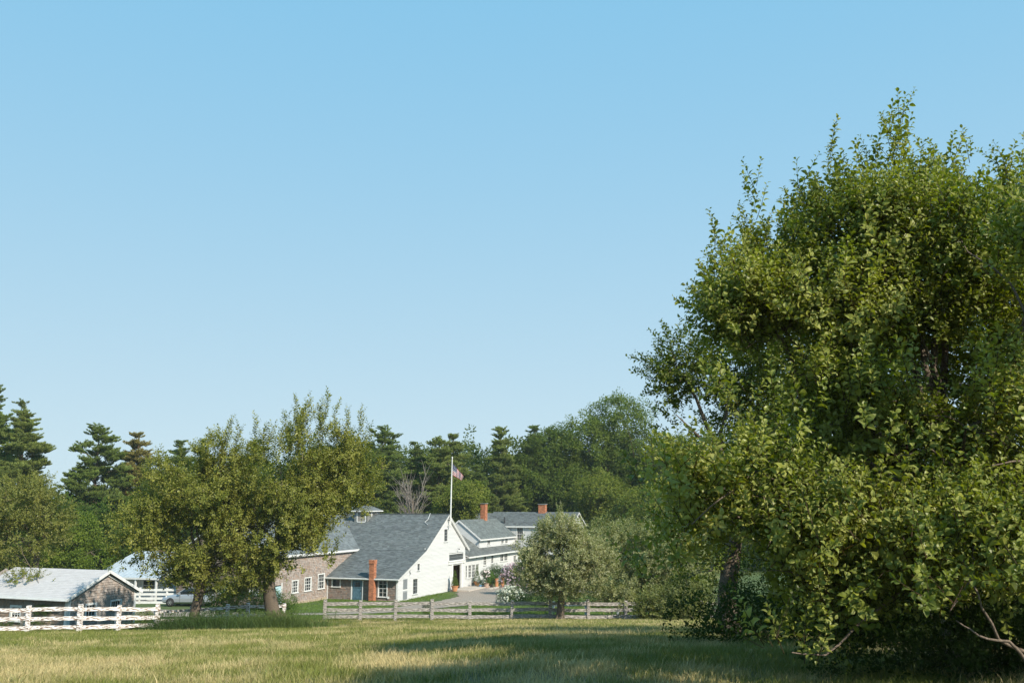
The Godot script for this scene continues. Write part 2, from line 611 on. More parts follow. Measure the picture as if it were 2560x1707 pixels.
func make_barn() -> void:
	var b := thing("barn", "long saltbox barn with white gable end and grey shingled roof below the meadow", "barn", CORNER, TURN)
	var x := Vector3.RIGHT
	var y := Vector3.UP
	var v := Vector3.FORWARD
	var old := lin(0.20, 0.17, 0.15)
	var brown := lin(0.23, 0.14, 0.095)
	# front wall of the low side
	shingles(b, Vector3(0, 0, 0), x, [Vector2(-7.3, -0.4), Vector2(0, -0.4), Vector2(0, 2.05), Vector2(-7.3, 2.05)], [hole(-6.79, -5.83, 1.12, 1.92), Rect2(-4.74, -0.4, 1.28, 2.35), hole(-1.98, -1.0, 0.36, 1.92)], old, brown)
	window(b, Vector3.ZERO, x, -6.79, -5.83, 1.12, 1.92, 1, 1)
	window(b, Vector3.ZERO, x, -1.98, -1.0, 0.36, 1.92, 2, 4)
	# blue plank door
	var s := Shape.new()
	for i in 7:
		s.box(Vector3(-4.6 + (i + 0.5) * 1.0 / 7, 0.93, -0.02), Vector3(1.0 / 7 - 0.008, 1.86, 0.045 + 0.006 * (i % 2)))
	s.box(Vector3(-4.1, 1.12, 0.012), Vector3(1.0, 0.09, 0.03))
	s.box(Vector3(-4.1, 0.18, 0.012), Vector3(1.0, 0.12, 0.03))
	var door := part("door", s, M.blue, b)
	door.set_meta("label", "faded blue plank door with a small paned window")
	s = Shape.new()
	s.box(Vector3(-4.1, 1.38, 0.016), Vector3(0.52, 0.44, 0.012))
	part("pane", s, M.pane, door)
	s = Shape.new()
	for i in 3:
		s.box(Vector3(-4.1 + (i - 1) * 0.17, 1.38, 0.03), Vector3(0.03, 0.46, 0.02))
	s.box(Vector3(-4.1, 1.38, 0.032), Vector3(0.54, 0.03, 0.02))
	s.box(Vector3(-4.1, 1.615, 0.03), Vector3(0.6, 0.04, 0.03))
	s.box(Vector3(-4.1, 1.145, 0.03), Vector3(0.6, 0.04, 0.03))
	part("glazing_bars", s, M.blue, door)
	s = Shape.new()
	s.box(Vector3(-3.72, 0.85, 0.05), Vector3(0.04, 0.12, 0.05))
	part("handle", s, M.iron, door)
	trim(b, "door_casing", [[Vector3(-4.68, -0.3, 0.03), Vector3(-4.68, 1.95, 0.03), 0.11, 0.06, Vector3.BACK], [Vector3(-3.52, -0.3, 0.03), Vector3(-3.52, 1.95, 0.03), 0.11, 0.06, Vector3.BACK]], M.white)
	trim(b, "corner_board", [[Vector3(-0.06, -0.4, 0.035), Vector3(-0.06, 2.05, 0.035), 0.14, 0.06, Vector3.BACK], [Vector3(-7.2, -0.3, 0.035), Vector3(-7.2, 2.0, 0.035), 0.1, 0.05, Vector3.BACK]], M.white)
	s = Shape.new()
	s.box(Vector3(-0.9, 0.32, 0.06), Vector3(0.17, 0.2, 0.09))
	part("meter_box", s, M.white, b)
	# white gable wall, facing the drive
	var g := [Vector2(0, -0.4), Vector2(15.65, -0.4), Vector2(15.65, 4.45), Vector2(10.95, 7.5), Vector2(5.5, 4.1), Vector2(0, 1.96)]
	clapboards(b, Vector3.ZERO, v, [Vector2(0, -0.4), Vector2(15.65, -0.4), Vector2(15.65, 1.96), Vector2(0, 1.96)], [hole(3.0, 4.15, 0.38, 1.82), hole(1.02, 1.95, 0.98, 1.9), hole(1.02, 1.95, 0.06, 0.82), Rect2(12.35, -0.4, 2.2, 3.0)])
	clapboards(b, Vector3.ZERO, v, [Vector2(0, 1.96), Vector2(15.65, 1.96), Vector2(15.65, 4.45), Vector2(5.6, 4.45), Vector2(5.5, 4.1)], [hole(3.93, 4.56, 2.46, 3.14), Rect2(12.35, 1.9, 2.2, 0.62), Rect2(11.4, 2.9, 3.75, 0.75)])
	clapboards(b, Vector3.ZERO, v, [Vector2(5.95, 4.45), Vector2(15.65, 4.45), Vector2(10.95, 7.5)], [hole(10.05, 11.0, 4.9, 6.2)])
	window(b, Vector3.ZERO, v, 3.0, 4.15, 0.38, 1.82, 3, 4, 0.08, true, M.vent)
	window(b, Vector3.ZERO, v, 3.93, 4.56, 2.46, 3.14, 2, 2, 0.05, true, M.vent)
	window(b, Vector3.ZERO, v, 10.05, 11.0, 4.9, 6.2, 3, 4, 0.06, true, M.vent)
	for q in [[0.98, 1.9], [0.06, 0.82]]:
		s = Shape.new()
		for i in 12:
			var yy := lerpf(q[0] + 0.04, q[1] - 0.04, i / 11.0)
			s.beam(Vector3(0.03, yy, -1.06), Vector3(0.03, yy, -1.91), 0.06, 0.012, Color.WHITE, Vector3(0.7, 0.7, 0))
		s.box(Vector3(-0.02, (q[0] + q[1]) / 2, -1.485), Vector3(0.02, q[1] - q[0], 0.9))
		part("louvered_vent", s, M.vent, b)
	# doorway, its casing, the transom light and the boards round it
	trim(b, "doorway_casing", [[Vector3(0.05, -0.2, -12.2), Vector3(0.05, 2.6, -12.2), 0.3, 0.08, Vector3.RIGHT], [Vector3(0.05, -0.2, -14.75), Vector3(0.05, 2.6, -14.75), 0.34, 0.07, Vector3.RIGHT], [Vector3(0.07, 2.72, -11.25), Vector3(0.07, 2.72, -15.45), 0.26, 0.12, Vector3.RIGHT], [Vector3(0.09, 2.87, -11.2), Vector3(0.09, 2.87, -15.5), 0.06, 0.2, Vector3.RIGHT]], M.white)
	trim(b, "reveal", [[Vector3(-0.14, -0.2, -12.33), Vector3(-0.14, 2.6, -12.33), 0.05, 0.3, Vector3.RIGHT], [Vector3(-0.05, -0.2, -14.57), Vector3(-0.05, 2.6, -14.57), 0.05, 0.12, Vector3.RIGHT]], M.white)
	window(b, Vector3.ZERO, v, 11.3, 15.2, 2.93, 3.66, 15, 2, 0.08, false, M.vent)
	# interior seen through the doorway
	s = Shape.new()
	for i in 34:
		s.box(Vector3(-3.2 + 0.012 * (i % 3), 1.5, -9.0 - (i + 0.5) * 0.2), Vector3(0.04, 3.4, 0.19), tone(lin(0.20, 0.085, 0.05), 0.35))
	for i in 16:
		s.box(Vector3(-0.15 - (i + 0.5) * 0.2, 1.5, -15.3 + 0.01 * (i % 2)), Vector3(0.19, 3.4, 0.04), tone(lin(0.17, 0.10, 0.065), 0.35))
	part("interior_planks", s, M.plank, b, true)
	s = Shape.new()
	s.box(Vector3(-4.0, -0.05, -7.8), Vector3(7.8, 0.2, 15.4), lin(0.16, 0.12, 0.085))
	part("barn_floor", s, M.plank, b)
	# blue board leaning by the doorway, as the photograph shows beside the casing
	s = Shape.new()
	s.beam(Vector3(0.25, 0.0, -11.35), Vector3(0.06, 1.25, -11.3), 0.16, 0.03, Color.WHITE, Vector3.RIGHT)
	tag(part("leaning_board", s, M.blue), "narrow blue board leaning on the white gable beside the barn doorway", "board")
	var lean: Node3D = get_node("leaning_board")
	lean.position = CORNER
	lean.rotation.y = TURN
	# closing walls
	s = Shape.new()
	s.quad(Vector3(-17, -0.4, -15.65), Vector3(0, -0.4, -15.65), Vector3(0, 4.4, -15.65), Vector3(-17, 4.4, -15.65), old)
	s.quad(Vector3(-17, -0.4, 0), Vector3(-17, -0.4, -15.65), Vector3(-17, 4.4, -15.65), Vector3(-17, 4.2, -5.5), old)
	s.tri(Vector3(-17, 4.2, -5.5), Vector3(-17, 4.4, -15.65), Vector3(-17, 7.5, -10.95), old)
	s.tri(Vector3(-17, -0.4, 0), Vector3(-17, 4.2, -5.5), Vector3(-17, 2.0, 0), old)
	part("back_wall", s, M.tint, b)
	# cross wing
	var o := Vector3(-7.3, 0, 0)
	shingles(b, o, v, [Vector2(-9.0, 0.2), Vector2(0.0, 0.2), Vector2(6.2, 4.3), Vector2(-9.0, 4.3)], [hole(-1.65, -0.46, 1.0, 2.37), hole(-3.92, -2.74, 1.0, 2.2), hole(-5.95, -4.9, 1.0, 2.1), Rect2(-8.55, -0.2, 0.95, 2.0)], lin(0.30, 0.26, 0.235), lin(0.30, 0.20, 0.145))
	window(b, o, v, -1.65, -0.46, 1.0, 2.37, 3, 4)
	window(b, o, v, -3.92, -2.74, 1.0, 2.2, 3, 4)
	window(b, o, v, -5.95, -4.9, 1.0, 2.1, 3, 4)
	s = Shape.new()
	for i in 6:
		s.box(Vector3(-7.29, 0.85, 8.5 - (i + 0.5) * 0.15), Vector3(0.04, 1.8, 0.115))
	s.box(Vector3(-7.265, 0.35, 8.05), Vector3(0.03, 0.12, 0.9))
	s.box(Vector3(-7.265, 1.45, 8.05), Vector3(0.03, 0.12, 0.9))
	part("slatted_side_door", s, plain(0.42, 0.58, 0.62, 0.7), b)
	shingles(b, Vector3(0, 0, 9.0), x, [Vector2(-17.0, 0.2), Vector2(-7.3, 0.2), Vector2(-7.3, 4.25), Vector2(-12.1, 7.35), Vector2(-17.0, 4.2)], [hole(-9.5, -8.5, 1.1, 2.2), hole(-12.6, -11.6, 1.1, 2.2)], lin(0.185, 0.15, 0.125), lin(0.2, 0.13, 0.09))
	window(b, Vector3(0, 0, 9.0), x, -9.5, -8.5, 1.1, 2.2, 3, 4)
	window(b, Vector3(0, 0, 9.0), x, -12.6, -11.6, 1.1, 2.2, 3, 4)
	s = Shape.new()
	s.quad(Vector3(-17, -0.4, -2), Vector3(-17, 4.3, -2), Vector3(-17, 4.3, 9), Vector3(-17, -0.4, 9), old)
	part("side_wall", s, M.tint, b)
	trim(b, "wing_corner_board", [[Vector3(-7.36, -0.2, 9.04), Vector3(-7.36, 4.2, 9.04), 0.2, 0.06, Vector3.BACK], [Vector3(-7.265, -0.2, 8.9), Vector3(-7.265, 4.2, 8.9), 0.2, 0.06, Vector3.RIGHT], [Vector3(-7.265, -0.2, 7.5), Vector3(-7.265, 2.0, 7.5), 0.12, 0.06, Vector3.RIGHT]], M.white)
	s = Shape.new()
	for i in 9:
		var z0 := 0.05 + i
		for k in 2:
			s.box(Vector3(-7.27 - rf(0, 0.03), -0.08 + 0.24 * (k - 0.3), z0 + 0.45 + (k - 0.5) * 0.3), Vector3(0.3, 0.22, rf(0.86, 0.98)))
	s.box(Vector3(-12.2, -0.1, 8.9), Vector3(9.6, 0.56, 0.26))
	part("stone_foundation", s, M.stone, b, true)
	# roofs
	var grey := lin(0.118, 0.132, 0.134)
	var low := Vector3(0, 4.21 - 1.93, -5.85)
	roof(b, Vector3(-17.2, 1.95, 0.35), x, low.normalized(), [Vector2(0, 0), Vector2(17.45, 0), Vector2(17.45, low.length()), Vector2(0, low.length())], grey)
	var high := Vector3(0, 7.62 - 4.23, -5.45)
	roof(b, Vector3(-17.2, 4.23, -5.5), x, high.normalized(), [Vector2(0, 0), Vector2(17.45, 0), Vector2(17.45, high.length()), Vector2(0, high.length())], grey)
	var back := Vector3(0, 7.62 - 3.95, 5.45)
	roof(b, Vector3(0.25, 3.95, -16.4), -x, back.normalized(), [Vector2(0, 0), Vector2(17.45, 0), Vector2(17.45, back.length()), Vector2(0, back.length())], grey)
	var pale := lin(0.145, 0.165, 0.172)  # wing roof lighter and bluer, the sun angle put into its colour
	var wr := Vector3(-4.9, 7.45 - 4.27, 0)
	roof(b, Vector3(-7.05, 4.27, 9.4), v, Vector3(-5.05, 7.5 - 4.27, 0).normalized(), [Vector2(0, 0), Vector2(20.3, 0), Vector2(20.3, Vector3(-5.05, 3.23, 0).length()), Vector2(0, Vector3(-5.05, 3.23, 0).length())], pale)
	roof(b, Vector3(-17.35, 4.2, -10.9), -v, Vector3(5.25, 3.3, 0).normalized(), [Vector2(0, 0), Vector2(20.3, 0), Vector2(20.3, Vector3(5.25, 3.3, 0).length()), Vector2(0, Vector3(5.25, 3.3, 0).length())], pale)
	trim(b, "ridge_cap", [[Vector3(-17.2, 7.66, -10.95), Vector3(0.2, 7.66, -10.95), 0.26, 0.03]], plain(0.16, 0.19, 0.2, 0.9))
	# white boards along the eaves and rakes
	trim(b, "front_fascia", [[Vector3(-7.6, 1.9, 0.36), Vector3(0.25, 1.9, 0.36), 0.04, 0.16], [Vector3(-7.6, 1.93, 0.43), Vector3(0.27, 1.93, 0.43), 0.1, 0.06]], M.white)
	trim(b, "wing_fascia", [[Vector3(-7.02, 4.2, 9.4), Vector3(-7.02, 4.2, -6.6), 0.04, 0.17], [Vector3(-7.12, 4.1, 9.3), Vector3(-7.12, 4.1, -6.2), 0.2, 0.03]], M.white)
	var up2 := Vector3(0, 1, 0)
	trim(b, "rake_board", [[Vector3(0.2, 1.86, 0.3), Vector3(0.2, 4.1, -5.5), 0.05, 0.17], [Vector3(0.2, 4.12, -5.5), Vector3(0.2, 7.5, -10.95), 0.05, 0.17], [Vector3(0.2, 7.5, -10.95), Vector3(0.2, 3.88, -16.35), 0.06, 0.2], [Vector3(0.12, 7.36, -10.95), Vector3(0.12, 3.72, -16.35), 0.2, 0.05]], M.white)
	# cupola astride the ridge
	s = Shape.new()
	lapped(s, Vector3(-9.95, 6.4, -9.6), x, y, [Vector2(0, 0), Vector2(1.5, 0), Vector2(1.5, 1.6), Vector2(0, 1.6)], [Rect2(0.35, 0.45, 0.9, 1.0)], 0.14, 0.02, 0.15, lin(0.17, 0.18, 0.175), 0.2, 0.01)
	lapped(s, Vector3(-8.45, 6.4, -9.6), v, y, [Vector2(0, 0), Vector2(2.7, 0), Vector2(2.7, 1.6), Vector2(0, 1.6)], [Rect2(0.9, 1.0, 1.1, 0.45)], 0.14, 0.02, 0.15, lin(0.2, 0.2, 0.19), 0.2, 0.01)
	lapped(s, Vector3(-9.95, 6.4, -12.3), -v, y, [Vector2(0, 0), Vector2(2.7, 0), Vector2(2.7, 1.6), Vector2(0, 1.6)], [], 0.14, 0.02, 0.15, lin(0.17, 0.18, 0.175), 0.2, 0.01)
	lapped(s, Vector3(-8.45, 6.4, -12.3), -x, y, [Vector2(0, 0), Vector2(1.5, 0), Vector2(1.5, 1.6), Vector2(0, 1.6)], [], 0.14, 0.02, 0.15, lin(0.17, 0.18, 0.175), 0.2, 0.01)
	var cup := part("cupola", s, M.tint, b)
	s = Shape.new()
	var e := [Vector3(-10.2, 7.98, -9.3), Vector3(-8.2, 7.98, -9.3), Vector3(-8.2, 7.98, -12.6), Vector3(-10.2, 7.98, -12.6)]
	var r0 := Vector3(-9.2, 8.5, -10.3)
	var r1 := Vector3(-9.2, 8.5, -11.6)
	s.tri(e[0], e[1], r0, grey)
	s.quad(e[1], e[2], r1, r0, grey)
	s.tri(e[2], e[3], r1, grey)
	s.quad(e[3], e[0], r0, r1, grey)
	s.quad(e[3], e[2], e[1], e[0], grey)
	part("cupola_roof", s, M.roof, cup)
	trim(cup, "cupola_cornice", [[Vector3(-10.2, 7.92, -9.3), Vector3(-8.2, 7.92, -9.3), 0.05, 0.1], [Vector3(-8.2, 7.92, -9.3), Vector3(-8.2, 7.92, -12.6), 0.05, 0.1], [Vector3(-10.2, 7.92, -9.3), Vector3(-10.2, 7.92, -12.6), 0.05, 0.1]], M.white)
	window_under(cup, Vector3(-9.95, 6.4, -9.6), x, 0.32, 1.28, 0.42, 1.48)
	window_under(cup, Vector3(-8.45, 6.4, -9.6), v, 0.87, 2.03, 0.97, 1.48)
	# outside brick chimney on the low front wall
	bricks(b, "chimney", Vector3(-2.42, -0.4, 0.26), 0.5, 0.46, 4.05, true)
	# small fittings on the white gable
	s = Shape.new()
	s.tube([Vector3(0.02, 4.05, -13.4), Vector3(0.15, 4.12, -13.4), Vector3(0.27, 4.1, -13.4)], [0.018, 0.018, 0.018], 6)
	s.tube([Vector3(0.27, 4.12, -13.4), Vector3(0.3, 4.02, -13.4)], [0.03, 0.11], 10)
	part("wall_lamp", s, M.iron, b)
	s = Shape.new()
	s.tube([Vector3(0.05, 2.6, -2.5), Vector3(0.09, 2.55, -2.3), Vector3(0.09, 2.42, -2.3), Vector3(0.09, 2.36, -2.45), Vector3(0.09, 2.26, -2.5), Vector3(0.05, 2.2, -2.3)], [0.025, 0.03, 0.03, 0.03, 0.03, 0.025], 6)
	part("iron_scroll", s, M.vent, b)
	s = Shape.new()
	s.tube([Vector3(-1.9, 7.72, -10.9), Vector3(-1.75, 7.4, -10.3), Vector3(-1.7, 7.1, -9.9), Vector3(-1.85, 6.85, -9.5), Vector3(-1.3, 6.6, -9.1)], [0.025, 0.025, 0.025, 0.025, 0.025], 5)
	part("roof_cable", s, M.white, b)
	# flagpole fixed to the gable peak, and its flag
	var pole := thing("flagpole", "slender white flagpole rising from the peak of the barn gable", "flagpole", CORNER + Vector3.ZERO, TURN)
	s = Shape.new()
	s.tube([Vector3(0.33, 6.35, -10.98), Vector3(0.36, 9.5, -11.0), Vector3(0.42, 13.3, -11.05)], [0.075, 0.07, 0.045], 10, Color.WHITE, true)
	part("pole", s, M.white, pole)
	s = Shape.new()
	s.tube([Vector3(0.42, 13.28, -11.05), Vector3(0.42, 13.33, -11.05), Vector3(0.42, 13.4, -11.05), Vector3(0.42, 13.45, -11.05)], [0.03, 0.08, 0.08, 0.02], 8)
	part("finial", s, M.white, pole)
	for h in [6.5, 7.15]:
		s = Shape.new()
		s.box(Vector3(0.25, h, -10.98), Vector3(0.3, 0.07, 0.2))
		part("bracket", s, M.white, pole)
	make_flag(b.transform * Vector3(0.47, 12.75, -11.05))

func window_under(cup: Node3D, o: Vector3, a: Vector3, x0: float, x1: float, y0: float, y1: float) -> void:
	var nn := a.cross(Vector3.UP).normalized()
	var up := Vector3.UP
	var s := Shape.new()
	var f := o + nn * 0.02
	for q in [[x0, y0, x0, y1], [x1, y0, x1, y1], [x0, y0, x1, y0], [x0, y1, x1, y1]]:
		s.beam(f + a * q[0] + up * q[1], f + a * q[2] + up * q[3], 0.09, 0.06, Color.WHITE, nn)
	part("cupola_window", s, M.white, cup)
	s = Shape.new()
	var k := y0 + 0.07
	while k < y1 - 0.03:
		s.beam(o + a * x0 + up * k, o + a * x1 + up * k, 0.1, 0.015, lin(0.33, 0.31, 0.28), (nn + up * 0.8).normalized())
		k += 0.1
	s.quad(o + a * x0 + up * y0 - nn * 0.06, o + a * x1 + up * y0 - nn * 0.06, o + a * x1 + up * y1 - nn * 0.06, o + a * x0 + up * y1 - nn * 0.06, lin(0.12, 0.11, 0.1))
	part("louver_slats", s, M.tint, cup)

func make_flag(top: Vector3) -> void:
	var s := Shape.new()
	var red := lin(0.34, 0.016, 0.035)
	var white := lin(0.62, 0.61, 0.6)
	var blue := lin(0.016, 0.03, 0.11)
	var nx := 30
	var rows := 13
	var g := []
	for j in rows + 1:
		var t := float(j) / rows
		var line := []
		for i in nx + 1:
			var q := float(i) / nx
			var fall := lerpf(1.22, 0.42, t) * q + 0.12 * q * q
			var reach := lerpf(1.2, 0.95, t) * q
			var fold := 0.14 * sin(q * 9.0 + t * 1.4) * q + 0.05 * sin(q * 19.0 - t * 2.0) * q
			line.append(Vector3(reach + fold * 0.35, -t * 1.2 - fall + 0.05 * fold, fold))
		g.append(line)
	for j in rows:
		for i in nx:
			var col := red if j % 2 == 0 else white
			if j < 7 and i < 12:
				col = blue
			s.quad(g[j + 1][i], g[j + 1][i + 1], g[j][i + 1], g[j][i], col)
	for a in 9:
		for k in (6 if a % 2 == 0 else 5):
			var fi := (k + (0.5 if a % 2 == 0 else 1.0)) * 2.0
			var fj := (a + 0.8) * 0.75
			var p: Vector3 = g[int(fj)][int(fi)].lerp(g[int(fj) + 1][int(fi) + 1], 0.5)
			for side in [-1, 1]:
				var z := Vector3(0, 0, 0.006 * side)
				for m in 5:
					var d := 0.028 * Vector3(sin(TAU * m / 5), cos(TAU * m / 5), 0)
					var d2 := 0.012 * Vector3(sin(TAU * (m + 0.5) / 5), cos(TAU * (m + 0.5) / 5), 0)
					var d1 := 0.012 * Vector3(sin(TAU * (m - 0.5) / 5), cos(TAU * (m - 0.5) / 5), 0)
					s.tri(p + z, p + z + d1, p + z + d, white)
					s.tri(p + z, p + z + d, p + z + d2, white)
	var m := leafy_material(0.8, 0.3, 0.3, 0.3)
	var f := part("flag", s, m)
	f.position = top
	f.rotation.y = deg_to_rad(-12)
	tag(f, "stars and stripes flag drooping from the top of the flagpole", "flag")

# ---------------------------------------------------------------- white wing and farmhouse

func make_house_wing() -> void:
	var b := thing("house_wing", "white clapboard wing with a dormer storey joining barn and farmhouse", "house", CORNER, TURN)
	var v := Vector3.FORWARD
	var x := Vector3.RIGHT
	var o := Vector3(0.0, 0, 0)
	var wins := [[15.6, 16.2, 0.98, 2.3, 2, 4], [16.42, 17.42, 0.9, 2.3, 3, 4], [17.46, 18.5, 0.9, 2.3, 3, 4], [18.56, 19.55, 0.9, 2.3, 3, 4], [20.78, 21.82, 1.98, 3.08, 2, 4], [23.1, 24.0, 2.02, 3.0, 2, 3], [26.05, 27.25, 2.1, 3.06, 2, 3], [27.35, 28.65, 2.1, 3.06, 3, 3], [30.5, 31.6, 1.0, 2.6, 3, 4]]
	var holes := []
	for w in wins:
		holes.append(hole(w[0], w[1], w[2], w[3]))
	clapboards(b, o, v, [Vector2(15.66, -0.3), Vector2(34.4, -0.3), Vector2(34.4, 3.2), Vector2(15.66, 3.2)], holes)
	for w in wins:
		if w[0] > 15.66:
			window(b, o, v, w[0], w[1], w[2], w[3], w[4], w[5], 0.07)
	window(b, o + Vector3(0.0, 0, 0), v, 15.72, 16.25, 0.98, 2.3, 2, 4, 0.06)
	# upper storey
	var u := Vector3(-1.2, 0, 0)
	var up := [[24.95, 26.1, 4.0, 4.78], [29.5, 30.6, 3.96, 4.74], [30.85, 31.98, 3.95, 4.74]]
	holes = []
	for w in up:
		holes.append(hole(w[0], w[1], w[2], w[3]))
	clapboards(b, u, v, [Vector2(22.6, 3.5), Vector2(34.4, 3.5), Vector2(34.4, 4.85), Vector2(22.6, 4.85)], holes)
	for w in up:
		window(b, u, v, w[0], w[1], w[2], w[3], 2, 4, 0.08)
	clapboards(b, Vector3(0, 0, -22.6), x, [Vector2(-6.1, 3.2), Vector2(-1.2, 3.2), Vector2(-1.2, 4.8), Vector2(-3.65, 6.75), Vector2(-6.1, 4.8)])
	var s := Shape.new()
	s.quad(Vector3(-6.1, 0, -34.4), Vector3(-6.1, 0, -22.6), Vector3(-6.1, 4.8, -22.6), Vector3(-6.1, 4.8, -34.4), lin(0.75, 0.75, 0.74))
	s.quad(Vector3(-9.0, 0, -34.4), Vector3(-9.0, 0, -15.7), Vector3(-9.0, 3.2, -15.7), Vector3(-9.0, 3.2, -34.4), lin(0.75, 0.75, 0.74))
	s.quad(Vector3(-9.0, 0, -15.7), Vector3(0, 0, -15.7), Vector3(0, 3.2, -15.7), Vector3(-9.0, 3.2, -15.7), lin(0.75, 0.75, 0.74))
	part("back_wall", s, M.tint, b)
	var grey := lin(0.135, 0.142, 0.136)
	# lower roof with its flatter skirt
	var k := Vector3(-1.65, 0.62, 0)
	roof(b, Vector3(0.45, 3.15, -15.7), v, k.normalized(), [Vector2(0, 0), Vector2(18.7, 0), Vector2(18.7, k.length()), Vector2(0, k.length())], grey)
	var k2 := Vector3(-3.2, 2.15, 0)
	roof(b, Vector3(-1.2, 3.77, -15.7), v, k2.normalized(), [Vector2(0, 0), Vector2(6.9, 0), Vector2(6.9, k2.length()), Vector2(0, k2.length())], grey)
	var k3 := Vector3(4.8, 2.75, 0)
	roof(b, Vector3(-9.2, 3.17, -34.4), -v, k3.normalized(), [Vector2(0, 0), Vector2(18.7, 0), Vector2(18.7, k3.length()), Vector2(0, k3.length())], grey)
	# upper roof
	var k4 := Vector3(-2.75, 2.15, 0)
	roof(b, Vector3(-0.9, 4.72, -22.48), v, k4.normalized(), [Vector2(0, 0), Vector2(11.9, 0), Vector2(11.9, k4.length()), Vector2(0, k4.length())], lin(0.13, 0.147, 0.144))
	var k5 := Vector3(2.75, 2.15, 0)
	roof(b, Vector3(-6.4, 4.72, -34.38), -v, k5.normalized(), [Vector2(0, 0), Vector2(11.9, 0), Vector2(11.9, k5.length()), Vector2(0, k5.length())], lin(0.13, 0.147, 0.144))
	trim(b, "eave_board", [[Vector3(0.46, 3.07, -15.7), Vector3(0.46, 3.07, -34.4), 0.05, 0.15], [Vector3(0.22, 3.0, -15.7), Vector3(0.22, 3.0, -34.4), 0.44, 0.03], [Vector3(-0.88, 4.64, -22.2), Vector3(-0.88, 4.64, -34.3), 0.05, 0.15], [Vector3(-1.05, 4.58, -22.3), Vector3(-1.05, 4.58, -34.3), 0.28, 0.03]], M.white)
	trim(b, "rake_board", [[Vector3(-0.92, 4.62, -22.47), Vector3(-3.65, 6.75, -22.47), 0.05, 0.15], [Vector3(-6.4, 4.62, -22.47), Vector3(-3.65, 6.75, -22.47), 0.05, 0.15]], M.white)
	var ch := bricks(b, "chimney", Vector3(-3.65, 6.3, -30.2), 0.62, 0.75, 2.4, false)
	s = Shape.new()
	s.box(Vector3(-3.65, 8.72, -30.2), Vector3(0.78, 0.07, 0.92))
	part("chimney_cap", s, M.vent, ch)
	s = Shape.new()
	s.box(Vector3(-0.45, -0.1, -25), Vector3(0.8, 0.3, 18.4))
	part("foundation", s, M.stone, b)

